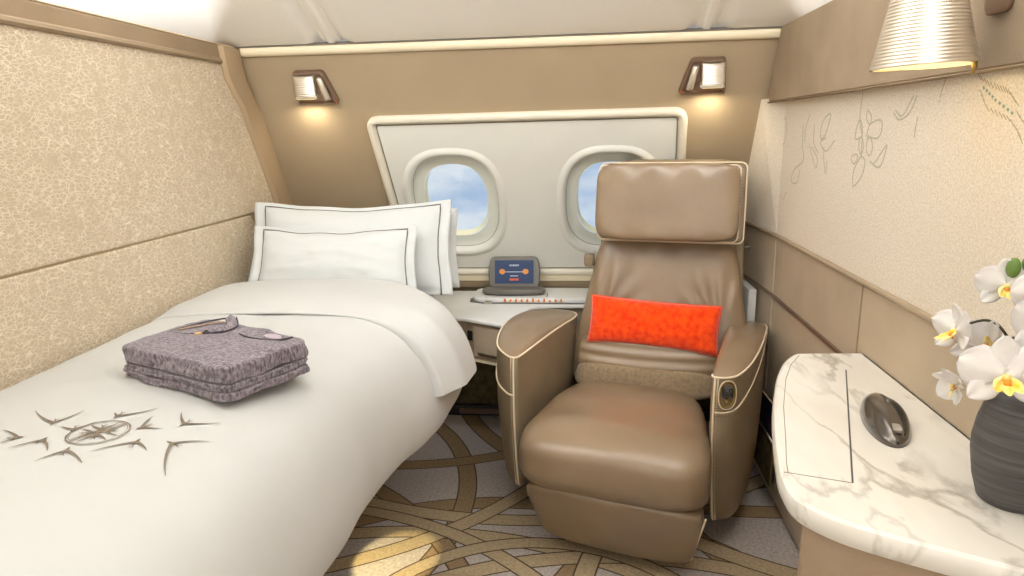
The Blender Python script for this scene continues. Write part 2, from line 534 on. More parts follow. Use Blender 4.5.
# floor
bm = bmesh.new(); add_box(bm, (-2.6, -1.8, -.05), (2.0, 3.0, 0))
struct(new_obj('floor', bm, M['carpet'], smooth=False))

# back wall: leaning panel with a real opening behind the window panel
outer = [(-1.6, -.30), (1.2, -.30), (1.2, 1.06), (-1.6, 1.06)]
hole = [(-.70, .13), (.34, .13), (.31, .76), (-.70, .76)]
bm = fill_holes(outer, [hole], lambda u, v: wp(u, v, 0))
fill_holes(outer, [hole], lambda u, v: wp(u, v, -.012), bm=bm)
wall_back = struct(new_obj('wall_back', bm, M['wall_tan'], smooth=False))
# cream rounded trim along its top edge
def trim_ring(u):
    return [wp(u, 1.063 - .015 + .016 * cos(a) , .000 + .013 * sin(a)) for a in [pi * k / 10 for k in range(11)]]
bm = loft([trim_ring(-1.125), trim_ring(.61)], closed=False, cap=False)
struct(new_obj('trim_1', bm, M['cream_trim']), 'cream rounded trim along the top of the window wall')
# thin dark strip above it, painting in the shade under the ceiling
bm = loft([[wp(u, 1.064, .006), wp(u, 1.068, .006), wp(u, 1.068, -.01), wp(u, 1.064, -.01)] for u in (-1.13, .61)])
new_obj('shade_strip', bm, M['seal_and_shade'], struct(bpy.data.objects['trim_1']), smooth=False)

# window panel: raised moulding and a flat face with two oval openings
PAN = [(-.757, .808), (.352, .814), (.395, .09), (-.716, .09)]
PAN_o = rounded_poly(PAN, .05)
def inset(poly, d):
    n = len(poly); out = []
    cx = sum(p[0] for p in poly) / n; cy = sum(p[1] for p in poly) / n
    for i in range(n):
        a = Vector(poly[i - 1]); b = Vector(poly[(i + 1) % n]); p = Vector(poly[i])
        t = (b - a).normalized(); nn = Vector((-t.y, t.x))
        if nn.dot(Vector((cx, cy)) - p) < 0: nn = -nn
        out.append(tuple(p + nn * d))
    return out
WIN = [(-.478, .434, .196, .246), (.104, .434, .196, .246)]
rings = [[wp(u, v, n) for u, v in inset(PAN_o, d)] for d, n in [(0, -.002), (0, .012), (.004, .018), (.014, .021), (.024, .018), (.029, .008), (.031, .004), (.034, .004), (.036, .008)]]
bm = loft(rings, cap=False)
frame_panel = struct(new_obj('trim_2', bm, M['window_frame']), 'raised white moulding framing the two windows')
bm = fill_holes(inset(PAN_o, .036), [[(cu + a, cv + b) for a, b in superellipse(hw, hh, 2.7)] for cu, cv, hw, hh in WIN], lambda u, v: wp(u, v, .008))
new_obj('window_panel', bm, M['window_white'], frame_panel, smooth=False)
bm = tube([wp(u, v, .0085) for u, v in inset(PAN_o, .0335)], .0015, 6, closed=True)
new_obj('panel_seal', bm, M['seal_and_shade'], frame_panel)

for i, (cu, cv, hw, hh) in enumerate(WIN):
    def R(a, b, n, k=2.7): return [wp(cu + x, cv + y, n) for x, y in superellipse(a, b, k)]
    prof = [(hw, hh, .008), (hw - .006, hh - .006, .012), (hw - .014, hh - .014, .016), (hw - .022, hh - .022, .016), (hw - .029, hh - .030, .009), (hw - .033, hh - .034, -.002), (hw - .034, hh - .036, -.012)]
    w = struct(new_obj('window_%d' % (i + 1), loft([R(*p) for p in prof], cap=False), M['window_white']))
    w['label'] = ['oval cabin window beside the bed pillows, blue sky outside', 'oval cabin window half hidden by the armchair headrest'][i]
    prof = [(hw - .034, hh - .036, -.012), (hw - .037, hh - .039, -.016), (hw - .055, hh - .060, -.018), (hw - .074, hh - .082, -.020)]
    new_obj('reveal', loft([R(*p) for p in prof], cap=False), M['shade_grey'], w)
    prof = [(hw - .074, hh - .082, -.020), (hw - .076, hh - .084, -.030), (hw - .080, hh - .088, -.050)]
    new_obj('rim', loft([R(*p, k=2.5) for p in prof], cap=False), M['sunlit_rim'], w)
    a = R(hw - .079, hh - .087, -.047, 2.5)
    b = R(hw - .079, hh - .087, -.049, 2.5)
    new_obj('glass', loft([a, b]), M['glass'], w)
    # line of the outer ring seal
    new_obj('seal', tube(R(hw - .0338, hh - .0358, -.011), .0014, 6, closed=True), M['charcoal'], w)

# ledge strips under the window panel
for k, (v0, v1, n, m) in enumerate([(.060, .088, .016, 'cream_trim'), (.020, .056, .010, 'wall_tan')]):
    bm = loft([[wp(u, v0, -.002), wp(u, v0, n), wp(u, v1 - .004, n), wp(u, v1, n - .004), wp(u, v1, -.002)] for u in (-1.12, .61)])
    struct(new_obj('trim_%d' % (3 + k), bm, M[m], smooth=False), ['cream ledge under the window panel', 'tan strip just above the rear counter'][k])

# left wall: two hide-clad panels, seam, cap and the frame at the window end
left = struct(new_obj('wall_left', box((XL - .05, -1.6, 0), (XL - .006, 2.62, 1.47)), M['wall_tan'], smooth=False))
def side_panel(z0, z1):
    # follow the slant of the window wall at the far end
    pts = [(-1.55, z0), (wally(z0) - .10, z0), (min(wally(z1), wally(1.33)) - .10, z1), (-1.55, z1)]
    bm = loft([[(XL - .02, y, z) for y, z in pts], [(XL, y, z) for y, z in pts]])
    return bm
o = new_obj('upper_panel', side_panel(.931, 1.424), M['crackle'], left, smooth=False, bevel=.006)
o = new_obj('lower_panel', side_panel(.02, .926), M['crackle'], left, smooth=False, bevel=.004)
prof = [(XL - .07, 1.420), (XL + .006, 1.420), (XL + .010, 1.426), (XL + .008, 1.434), (XL + .004, 1.438), (XL + .003, 1.474), (XL - .002, 1.480), (XL - .07, 1.480)]
bm = loft([[(x, y, z) for x, z in prof] for y in (-1.55, wally(1.44) - .02)])
auto_smooth(new_obj('cap_rail', bm, M['cap'], left), .5)
bm = tube([(XL + .001, y / 100, 1.4805) for y in range(-155, 221, 5)], .0022, 6)
new_obj('cap_stitching', bm, M['stitch'], left)
# window-end frame: slanting post that kinks near the top
path = [(1.474, .0), (1.42, -.02), (1.375, -.03), (1.33, -.018), (1.29, .0), (.95, .0), (.80, .0), (.3, .0)]
rings = []
for z, off in path:
    y = wally(z) + off
    rings.append([(XL - .03, y - .118, z), (XL + .006, y - .120, z), (XL + .016, y - .110, z), (XL + .020, y - .060, z), (XL + .014, y - .0, z), (XL - .03, y + .01, z)])
auto_smooth(new_obj('trim_5', loft(rings), M['frame_tan']), .7)
struct(bpy.data.objects['trim_5'], 'slanting tan post between bedside wall and window wall')

# right wall
right = struct(new_obj('wall_right', box((XR + .006, -1.6, 0), (XR + .05, 2.62, 1.47)), M['wall_tan'], smooth=False))
def rpanel(z0, z1, y0=-1.55, y1=None, x=XR, x1=None, d=.02):
    ya = (wally(z0) if y1 is None else y1); yb = (wally(z1) if y1 is None else y1)
    xe = x if x1 is None else x1
    bm = bmesh.new()
    A = [(x, y0, z0), (xe, ya, z0), (xe, yb, z1), (x, y0, z1)]
    B = [(p[0] + d, p[1], p[2]) for p in A]
    return loft([A, B])
# upper woven panel, with a slightly turned end section near the window
new_obj('fabric_panel', rpanel(.852, 1.275, -1.55, 2.15), M['wall_right_up'], right, smooth=False)
new_obj('fabric_end_panel', rpanel(.852, 1.275, 2.15, None, XR, XR - .035), M['wall_right_up'], right, smooth=False)
new_obj('padded_panel', rpanel(.02, .848, -1.55, 2.13, XR - .004), M['wall_right_low'], right, smooth=False, bevel=.004)
new_obj('padded_end_panel', rpanel(.02, .848, 2.14, None, XR - .004, XR - .034), M['wall_right_low'], right, smooth=False, bevel=.004)
bm = tube([(XR - .005, -1.5, .852), (XR - .005, 2.14, .852), (XR - .036, 2.5, .852)], .007, 8)
new_obj('rail', bm, M['valance'], right)
bm = loft([[(x, y, z) for x, z in [(XR - .012 - s, .657), (XR - .012 - s, .665), (XR + .002 - s, .665), (XR + .002 - s, .657)]] for y, s in [(.9, 0), (2.13, 0), (2.60, .034)]])
new_obj('metal_strip', bm, M['bronze'], right, smooth=False)
# panel joints
bm = bmesh.new(); add_box(bm, (XR - .0065, 1.470, .03), (XR - .003, 1.4725, .845))
new_obj('panel_joint', bm, M['valance'], right, smooth=False)
# leather valance above
prof = [(XR - .018, 1.262), (XR - .024, 1.268), (XR - .022, 1.30), (XR - .022, 1.480), (XR + .06, 1.480), (XR + .06, 1.262)]
rings = []
for y in (-1.55, 0):
    rings.append([(x, y, z) for x, z in prof])
rings.append([(x, wally(z) - .02, z) for x, z in prof])
auto_smooth(new_obj('leather_valance', loft(rings), M['valance'], right), .5)
bm = tube([(XR - .024, -1.5, 1.263), (XR - .024, 2.3, 1.263)], .0025, 6)
new_obj('valance_seam', bm, M['cap'], right)

# embroidered leaves of the woven panel
def strip_bm(lines, w, x, bm=None):
    bm = bm or bmesh.new()
    for l in lines:
        P = spline([(x, a, b) for a, b in l], 6) if len(l) > 2 else [Vector((x, a, b)) for a, b in l]
        prev = None
        for i, p in enumerate(P):
            t = (P[min(i + 1, len(P) - 1)] - P[max(i - 1, 0)]).normalized()
            s = Vector((0, -t.z, t.y)) * w
            q = [bm.verts.new(p + s), bm.verts.new(p + Vector((-.0006, 0, 0))), bm.verts.new(p - s)]
            if prev:
                for k in (0, 1): bm.faces.new([prev[k], prev[k + 1], q[k + 1], q[k]])
            prev = q
    return bm
BIRDS = [[(-0.92, 0.946), (-0.85, 0.902), (-0.831, 0.949)], [(-0.823, 0.888), (-0.794, 0.877), (-0.778, 0.909)], [(-0.91, 0.87), (-0.861, 0.844), (-0.872, 0.824)], [(-0.843, 0.808), (-0.813, 0.838), (-0.776, 0.803)], [(-0.771, 0.774), (-0.75, 0.809), (-0.703, 0.78)], [(-0.716, 0.811), (-0.671, 0.852), (-0.642, 0.833)], [(-0.584, 0.787), (-0.623, 0.864), (-0.58, 0.894)], [(-0.666, 0.96), (-0.64, 0.925), (-0.596, 0.954)], [(-0.773, 0.943), (-0.76, 0.932), (-0.713, 0.971)], [(-0.702, 0.938), (-0.693, 0.897), (-0.66, 0.901)]]
LEAVES = [[(1.586, 1.265), (1.589, 1.202), (1.568, 1.165), (1.563, 1.121)], [(1.589, 1.202), (1.602, 1.18), (1.603, 1.158), (1.568, 1.165), (1.576, 1.19), (1.589, 1.202)], [(1.544, 1.165), (1.532, 1.189), (1.485, 1.198), (1.471, 1.184), (1.487, 1.161), (1.544, 1.165)], [(1.579, 1.16), (1.579, 1.138), (1.564, 1.124), (1.555, 1.139), (1.564, 1.16)], [(1.537, 1.161), (1.54, 1.139), (1.522, 1.123), (1.508, 1.138), (1.519, 1.159), (1.537, 1.161)], [(1.589, 1.125), (1.616, 1.117), (1.6, 1.102), (1.58, 1.116), (1.589, 1.125)], [(1.563, 1.121), (1.593, 1.09), (1.59, 1.052), (1.547, 1.08), (1.54, 1.112), (1.563, 1.121)], [(1.513, 1.111), (1.472, 1.101), (1.453, 1.114), (1.441, 1.148), (1.476, 1.12), (1.495, 1.107)], [(1.552, 1.22), (1.553, 1.201), (1.532, 1.189), (1.531, 1.208), (1.552, 1.22)], [(1.923, 1.222), (1.95, 1.181), (1.95, 1.144)], [(1.78, 1.219), (1.822, 1.197), (1.829, 1.158), (1.797, 1.164), (1.769, 1.208), (1.78, 1.219)], [(1.972, 1.193), (1.968, 1.138), (1.948, 1.095), (2.021, 1.066), (2.044, 1.031), (1.991, 1.029), (1.971, 1.068)], [(1.911, 1.139), (1.876, 1.104), (1.843, 1.079), (1.841, 1.105), (1.892, 1.133)], [(1.798, 1.135), (1.79, 1.102), (1.769, 1.069), (1.766, 1.103)], [(1.725, 1.153), (1.78, 1.125), (1.826, 1.146), (1.788, 1.158)], [(1.88, 1.192), (1.877, 1.145), (1.835, 1.117)], [(2.146, 1.215), (2.184, 1.181), (2.149, 1.134), (2.124, 1.174), (2.146, 1.215)], [(2.08, 0.995), (2.107, 0.968)], [(1.426, 1.21), (1.399, 1.197), (1.361, 1.209), (1.338, 1.24)], [(1.418, 1.214), (1.387, 1.205), (1.351, 1.241)], [(1.332, 1.163), (1.328, 1.2)]]
DASHES = [[(1.152, 1.264), (1.141, 1.253)], [(1.143, 1.259), (1.132, 1.249)], [(1.133, 1.255), (1.123, 1.245)], [(1.124, 1.251), (1.114, 1.241)], [(1.115, 1.248), (1.104, 1.238)], [(1.105, 1.246), (1.095, 1.236)], [(1.096, 1.243), (1.087, 1.233)], [(1.089, 1.241), (1.079, 1.231)], [(1.082, 1.24), (1.073, 1.23)], [(1.076, 1.238), (1.066, 1.228)], [(1.069, 1.235), (1.06, 1.226)], [(1.062, 1.23), (1.052, 1.22)], [(1.055, 1.224), (1.045, 1.214)], [(1.047, 1.218), (1.038, 1.209)], [(1.14, 1.238), (1.13, 1.228)], [(1.133, 1.23), (1.123, 1.22)], [(1.126, 1.222), (1.116, 1.212)], [(1.118, 1.214), (1.108, 1.205)], [(1.105, 1.21), (1.095, 1.201)], [(1.093, 1.206), (1.084, 1.197)], [(1.082, 1.203), (1.072, 1.194)], [(1.072, 1.2), (1.062, 1.191)], [(1.062, 1.197), (1.052, 1.188)], [(1.053, 1.192), (1.043, 1.183)], [(1.044, 1.185), (1.035, 1.177)], [(1.036, 1.179), (1.027, 1.17)], [(1.032, 1.174), (1.023, 1.166)], [(1.029, 1.17), (1.02, 1.162)], [(1.025, 1.166), (1.017, 1.158)], [(1.132, 1.242), (1.127, 1.238)], [(1.123, 1.237), (1.118, 1.234)], [(1.115, 1.232), (1.11, 1.229)], [(1.106, 1.227), (1.101, 1.224)], [(1.097, 1.222), (1.093, 1.219)], [(1.086, 1.217), (1.081, 1.214)], [(1.075, 1.212), (1.07, 1.209)], [(1.064, 1.207), (1.059, 1.204)], [(1.053, 1.202), (1.048, 1.199)], [(1.041, 1.203), (1.032, 1.194)], [(1.033, 1.197), (1.025, 1.188)], [(1.025, 1.191), (1.017, 1.182)], [(1.255, 1.229), (1.258, 1.223)], [(1.253, 1.239), (1.256, 1.232)], [(1.251, 1.248), (1.254, 1.241)], [(1.248, 1.254), (1.251, 1.248)], [(1.246, 1.259), (1.249, 1.252)], [(1.243, 1.263), (1.246, 1.257)]]

new_obj('leaf_embroidery', strip_bm(LEAVES, .0021, XR - .0006), M['leaf_ink'], right)
new_obj('dash_embroidery', strip_bm([d for i, d in enumerate(DASHES) if not 29 <= i < 38], .0008, XR - .0006), M['dash_ink'], right)
new_obj('dot_embroidery', strip_bm(DASHES[29:38], .0022, XR - .0006), M['teal_ink'], right)
bm = bmesh.new()
for y, z in [(2.19, 1.19), (2.185, 1.165), (2.187, 1.145)]:
    bmesh.ops.create_uvsphere(bm, u_segments=8, v_segments=6, radius=.002, matrix=Matrix.Translation((XR - .004, y, z)))
new_obj('bead_embroidery', bm, M['orange_centre'], right)

# ceiling: sloping panels parted by ribs, then the flat cabin ceiling
y0, z0 = 2.215, 1.468
SL = .48
def cp(x, t, n=0.0):
    """t metres towards the camera up the ceiling slope, n below it"""
    y = y0 - t; z = z0 + SL * t
    return (x, y - n * .43, z - n * .9)
ceil = struct(new_obj('ceiling', box((-2.6, -1.8, 2.16), (2.0, .82, 2.20)), M['ceiling'], smooth=False))
ribs_x = [-2.085, -.812, .381, 1.60]
for k in range(3):
    xa, xb = ribs_x[k] + .024, ribs_x[k + 1] - .024
    def fn(u, v, xa=xa, xb=xb):
        # edges roll back like a moulded liner
        x = xa + (xb - xa) * u; t = 1.45 * v
        e = min(u * (xb - xa), (1 - u) * (xb - xa)); ev = t
        n = .022 * (1 - sm(e / .055)) + .010 * (1 - sm(ev / .04))
        return cp(x, t, -n)
    new_obj('ceiling_panel', grid(fn, 60, 40), M['ceiling'], ceil)
for x in ribs_x[1:3]:
    rings = []
    for t in (0.0, 1.45):
        rings.append([cp(x + dx, t, n) for dx, n in [(-.030, -.03), (-.030, -.016), (-.014, -.014), (-.008, -.004), (.008, -.004), (.014, -.014), (.030, -.016), (.030, -.03)]])
    new_obj('ceiling_rib', loft(rings), M['ceiling'], ceil, smooth=False, bevel=.003)
bm = grid(lambda u, v: cp(-2.6 + 4.6 * u, 1.45 * v, -.035), 2, 2)
new_obj('ceiling_backing', bm, M['cream_trim'], ceil, smooth=False)
# outer cabin walls beyond the low suite partitions, and the wall behind the camera
struct(new_obj('wall_outer_left', box((-2.65, -1.8, 0), (-2.6, 3.0, 2.2)), M['ceiling'], smooth=False))
struct(new_obj('wall_outer_right', box((2.0, -1.8, 0), (2.05, 3.0, 2.2)), M['ceiling'], smooth=False))
struct(new_obj('wall_rear', box((-2.6, -1.85, 0), (2.0, -1.8, 2.2)), M['ceiling'], smooth=False))

# recess wall below the counter
struct(new_obj('wall_recess', box((XL, 2.63, .012), (XR, 2.66, .47)), M['brown_fabric'], smooth=False), 'olive brown fabric panel under the rear counter')
struct(new_obj('baseboard_back', box((XL, 2.600, 0), (XR, 2.632, .045)), M['black'], smooth=False, bevel=.004), 'dark baseboard below the rear counter')
bm = bmesh.new(); add_box(bm, (-.52, 2.592, .012), (-.18, 2.602, .034))
new_obj('vent_bar', bm, M['bronze'], bpy.data.objects['baseboard_back'], smooth=False)

# ------------------------------------------------------------------ rear counter
cnt = thing('rear_counter', 'white marble counter under the windows, between bed and armchair', 'counter', (-.2, 2.45, 0))
cnt_inv = Vector(cnt.location)
def shift(bm, v):
    bmesh.ops.translate(bm, verts=bm.verts, vec=-Vector(v)); return bm
out = [(-.66, 2.262), (-.424, 2.245), (-.25, 2.155), (-.19, 2.40), (-.12, 2.43), (.585, 2.43), (.585, 2.66), (-.66, 2.66)]
bm = shift(prism(rounded_poly(out, [.01, .01, .02, .05, .05, .01, .01, .01], 4), .528, .541), cnt_inv)
new_obj('countertop', bm, M['white_stone'], cnt, smooth=False, bevel=.004)
# raised rear tier with a rounded left nose; the groove runs in front of it
tier = [(-.43, 2.50), (-.40, 2.475), (.585, 2.475), (.585, 2.66), (-.40, 2.66), (-.43, 2.63)]
bm = shift(prism(rounded_poly(tier, .02, 4), .5415, .556), cnt_inv)
new_obj('rear_tier', bm, M['white_stone'], cnt, smooth=False, bevel=.004)
bm = shift(tube([(-.405, 2.60, .5415), (-.432, 2.52, .5415), (-.428, 2.478, .5415), (-.38, 2.455, .5415), (.57, 2.452, .5415)], .010, 8), cnt_inv)
for v in bm.verts: v.co.z = .5415 + (v.co.z - .5415) * .25 + 0.0
new_obj('groove', bm, M['charcoal'], cnt)
bm = shift(box((-.375, 2.438, .5415), (-.345, 2.470, .549)), cnt_inv)
new_obj('latch', bm, M['metal'], cnt, smooth=False, bevel=.003)
bm = bmesh.new()
for k, h in enumerate([10, 8, 9, 8, 9, 12, 6, 11, 5, 8, 9]):
    x = -.30 + k * .022
    add_box(bm, (x, 2.466, .5445), (x + .007, 2.4745, .5445 + h * .001))
shift(bm, cnt_inv)
new_obj('amber_marks', bm, M['orange_centre'], cnt, smooth=False)
bm = shift(box((-.135, 2.50, .556), (-.132, 2.55, .5575)), cnt_inv)
new_obj('hatch_line', bm, M['dark'], cnt, smooth=False)
front = [(-.60, 2.31), (-.415, 2.26), (-.262, 2.185), (-.205, 2.41), (-.13, 2.45), (.58, 2.45), (.58, 2.62), (-.60, 2.62)]
bm = shift(prism(front, .385, .528), cnt_inv)
new_obj('cabinet', bm, M['counter_front'], cnt, smooth=False, bevel=.003)
bm = bmesh.new()
d = (Vector((-.262, 2.185, 0)) - Vector((-.415, 2.26, 0))); L_ = d.length; d.normalize(); nrm = Vector((d.y, -d.x, 0))
def fp(t, z, n): p = Vector((-.415, 2.26, 0)) + d * t + nrm * n; return (p.x, p.y, z)
bm = loft([[fp(.035, .40, .001), fp(L_ - .01, .40, .001), fp(L_ - .01, .515, .001), fp(.035, .515, .001)], [fp(.035, .40, .006), fp(L_ - .01, .40, .006), fp(L_ - .01, .515, .006), fp(.035, .515, .006)]])
drw = new_obj('drawer', shift(bm, cnt_inv), M['wall_right_low'], cnt, smooth=False)
bm = loft([[fp(.06, .408, .006), fp(L_ - .012, .408, .006), fp(L_ - .012, .416, .006), fp(.06, .416, .006)], [fp(.06, .408, .015), fp(L_ - .012, .408, .015), fp(L_ - .012, .416, .015), fp(.06, .416, .015)]])
new_obj('handle', shift(bm, cnt_inv), M['metal'], drw, smooth=False)
bm = loft([[fp(.006, .455, .0), fp(.028, .455, .0), fp(.028, .492, .0), fp(.006, .492, .0)], [fp(.006, .455, .006), fp(.028, .455, .006), fp(.028, .492, .006), fp(.006, .492, .006)]])
new_obj('socket', shift(bm, cnt_inv), M['black'], cnt, smooth=False, bevel=.003)
bm = loft([[fp(-.02, .380, -.01), fp(L_ + .02, .380, -.01), fp(L_ + .02, .386, -.01), fp(-.02, .386, -.01)], [fp(-.02, .380, .01), fp(L_ + .02, .380, .01), fp(L_ + .02, .386, .01), fp(-.02, .386, .01)]])
new_obj('kick_strip', shift(bm, cnt_inv), M['cream_trim'], cnt, smooth=False)

bm = shift(box((.570, 2.25, .520), (.597, 2.46, .648)), cnt_inv)
new_obj('end_block', bm, M['white_stone'], cnt, smooth=False, bevel=.004)
# ------------------------------------------------------------------ tablet in its dock
tab = thing('tablet_dock', 'small tablet with blue screen standing in grey dock on rear counter', 'tablet', (-.268, 2.552, .556), .02)
bm = sbox(.255, .085, .030, 3.2, 10, (0, -.005, .0155), deform=lambda p, n: Vector((p.x, p.y, p.z)) )
new_obj('dock_base', bm, M['charcoal'], tab)
TILT = .30
def tp(x, h, n): return (x, .012 + h * sin(TILT) - n * cos(TILT), .020 + h * cos(TILT) + n * sin(TILT))
hull = rounded_poly([(-.100, 0), (.100, 0), (.106, .075), (.094, .128), (-.094, .128), (-.106, .075)], .02, 5)
bm = loft([[tp(x, h, n) for x, h in inset(hull, i)] for i, n in [(.004, -.010), (0, -.006), (0, .004), (.004, .008)]])
bk = new_obj('tablet_body', bm, M['charcoal'], tab)
auto_smooth(bk)
def tquad(x0, x1, h0, h1, n0, n1):
    return loft([[tp(x0, h0, n0), tp(x1, h0, n0), tp(x1, h1, n0), tp(x0, h1, n0)], [tp(x0, h0, n1), tp(x1, h0, n1), tp(x1, h1, n1), tp(x0, h1, n1)]])
sc = new_obj('screen', tquad(-.078, .078, .018, .112, .0081, .0095), M['screen'], tab, smooth=False)
for cx in (-.048, .046):
    bm = bmesh.new()
    rings = [[tp(cx + r * cos(a) * 1.1, .066 + r * sin(a), n) for a in [2 * pi * k / 16 for k in range(16)]] for r, n in [(.011, .0096), (.011, .0102), (.004, .0106)]]
    loft(rings, bm=bm)
    new_obj('screen_disc', bm, M['screen_orange'], sc, smooth=False)
new_obj('screen_button', tquad(-.018, .018, .030, .038, .0096, .0102), M['screen_red'], sc, smooth=False)
bm = tquad(-.038, .038, .0635, .0662, .0097, .0101)
me = bpy.data.meshes.new('t'); bm2 = tquad(-.016, .016, .047, .050, .0096, .0101)
bm2.to_mesh(me); bm.from_mesh(me); bm2.free()
new_obj('screen_lines', bm, M['screen_white'], sc, smooth=False)
bm = bmesh.new()
for k, w_ in enumerate([.004, .003, .003, .004, .003, .004, .003, .004]):
    me = bpy.data.meshes.new('t'); b2 = tquad(-.019 + k * .0048, -.019 + k * .0048 + w_, .088, .094 + .001 * (k % 2), .0097, .0102); b2.to_mesh(me); b2.free(); bm.from_mesh(me)
new_obj('screen_heading', bm, M['screen_white'], sc, smooth=False)

# ------------------------------------------------------------------ wall reading lamps
def reading_lamp(cu, mirror, label):
    s = -1 if mirror else 1
    base = Vector(wp(cu, .925, 0))
    t = thing('reading_lamp', label, 'lamp', base, 0, 'wall reading lamps')
    def q(u, v, n): return tuple(Vector(wp(cu + s * u, .925 + v, n)) - base)
    pl = rounded_poly([(-.062, .056), (.044, .056), (.074, -.052), (.068, -.064), (-.072, -.064), (-.073, -.054)], [.012, .014, .01, .01, .014, .01], 4)
    bm = loft([[q(u, v, n) for u, v in inset(pl, d)] for d, n in [(0, 0), (0, .012), (.004, .018), (.010, .018), (.012, .010)]])
    auto_smooth(new_obj('back_plate', bm, M['bronze'], t), .7)
    # curved ribbed shade
    def sh(u, v):
        a = (u - .5) * 2
        uu = -.060 + .072 * u
        vv = .044 - .066 * v
        dz = .024 + .008 * v + .008 * (1 - a * a)
        rib = .0012 * sin(v * 2 * pi * 11)
        return q(uu - .006 * v, vv, dz + rib)
    bm = grid(sh, 14, 88)
    R = bmesh.ops.extrude_face_region(bm, geom=bm.faces[:])
    dv = Vector(wp(0, 0, 0)) - Vector(wp(0, 0, .026))
    for v in [g for g in R['geom'] if isinstance(g, bmesh.types.BMVert)]: v.co += dv
    shade = new_obj('lamp_shade', bm, M['silver'], t)
    bm = loft([[q(-.064, -.022, .012), q(.010, -.022, .012), q(.010, -.022, .038), q(-.064, -.022, .038)], [q(-.066, -.031, .012), q(.012, -.031, .012), q(.012, -.031, .040), q(-.066, -.031, .040)]])
    new_obj('shade_rim', bm, M['silver'], t, smooth=False, bevel=.002)
    bm = loft([[q(-.060, -.031, .020), q(.004, -.031, .020), q(.004, -.031, .036), q(-.060, -.031, .036)], [q(-.060, -.033, .020), q(.004, -.033, .020), q(.004, -.033, .036), q(-.060, -.033, .036)]])
    new_obj('diffuser', bm, M['glow'], t, smooth=False)
    # slim flip-out reading stick
    rings = []
    for v, w, n in [(.038, .010, .022), (.034, .013, .026), (-.030, .016, .028), (-.040, .015, .026)]:
        c = .030 + (.038 - v) * .16
        rings.append([q(c + w * cos(a) * .75, v, n + .010 * sin(a)) for a in [2 * pi * k / 14 for k in range(14)]])
    new_obj('reading_stick', loft(rings), M['silver'], t)
    bm = bmesh.new()
    bmesh.ops.create_uvsphere(bm, u_segments=12, v_segments=8, radius=.0045, matrix=Matrix.Translation(q(.066, -.050, .020)))
    new_obj('indicator', bm, M['indicator'], t)
    # its own downlight washing the wall
    ld = bpy.data.lights.new('downlight', 'AREA'); ld.shape = 'RECTANGLE'; ld.size = .07; ld.size_y = .03; ld.energy = .36; ld.color = (1, .86, .62)
    lo = bpy.data.objects.new('downlight', ld); COL.objects.link(lo); lo.parent = t
    lo.location = q(-.03, -.075, .045)
    dirv = Vector(q(-.03, -.3, .02)) - Vector(lo.location)
    lo.rotation_euler = dirv.to_track_quat('-Z', 'Y').to_euler()
    return t
reading_lamp(-.905, False, 'silver wall reading lamp above the pillows, left of the windows')
reading_lamp(.388, True, 'silver wall reading lamp above the armchair, right of the windows')
# ------------------------------------------------------------------ bed
BED_Y0 = .18
def edge_shift(y):
    P = [(.1, -.086), (.97, -.075), (1.17, -.066), (1.38, -.044), (1.55, -.003), (1.68, .012), (2.2, .020)]
    for (a, b), (c, d) in zip(P, P[1:]):
        if y <= c: return b + (d - b) * max(0.0, (y - a) / (c - a))
    return P[-1][1]
SEC = [(-1.128, .700), (-1.10, .730), (-1.0, .742), (-.85, .748), (-.65, .747), (-.53, .733), (-.445, .700), (-.395, .648), (-.368, .585), (-.356, .52), (-.362, .46), (-.385, .428), (-.43, .415), (-.50, .420)]
SECS = spline([(x, 0, z) for x, z in SEC], 6)
def sec(u, y):
    """point and outward normal of the duvet's cross section"""
    m = len(SECS) - 1
    f = max(0.0, min(1.0, u)) * m
    i = min(int(f), m - 1); t = f - i
    p = SECS[i].lerp(SECS[i + 1], t)
    tg = (SECS[i + 1] - SECS[i]).normalized()
    n = Vector((-tg.z, 0, tg.x))
    k = sm((p.x + 1.0) / .5)
    return Vector((p.x + edge_shift(y) * k, y, p.z)), n
def duvet_pt(u, v):
    y = BED_Y0 + (1.84 - BED_Y0) * v
    p, n = sec(u, y)
    side = sm((u - .42) / .3)
    w = noise.noise(Vector((p.x * 3.1, y * 1.7, .3))) * .006
    w += side * (.010 * noise.noise(Vector((y * 3.0, p.z * 2.0, 4))) + .004 * noise.noise(Vector((y * 11, p.z * 3, 9))))
    w += .0030 * noise.noise(Vector((p.x * 9 + y * 5, y * 9 - p.x * 4, 2.0))) * (1 - side)
    return p + n * w
bed = thing('bed_frame', 'low recessed bed base hidden beneath the white duvet', 'bed', (-.95, 1.2, 0))
bm = shift(box((-1.13, BED_Y0 + .02, .02), (-.84, 2.21, .40)), bed.location)
new_obj('base', bm, M['brown_fabric'], bed, smooth=False, bevel=.01)
bm = shift(box((-1.135, BED_Y0, .385), (-.56, 2.21, .425)), bed.location)
new_obj('platform', bm, M['counter_front'], bed, smooth=False, bevel=.008)
mt = sbox(.66, 1.98, .25, 9, 16, (-.800, 1.225, .555), deform=lambda p, n: Vector((-.33 + (p.x + .33) * (.84 + .16 * sm((p.y - .1) / .5)), p.y, p.z)))
tag(new_obj('mattress', mt, M['linen']), 'white mattress under the duvet and pillows', 'mattress')
bm = grid(duvet_pt, 84, 110)
duv = new_obj('duvet', bm, M['linen'])
md = duv.modifiers.new('thick', 'SOLIDIFY'); md.thickness = .012; md.offset = -1
tag(duv, 'white duvet with brown swallow embroidery spread over the bed', 'duvet')
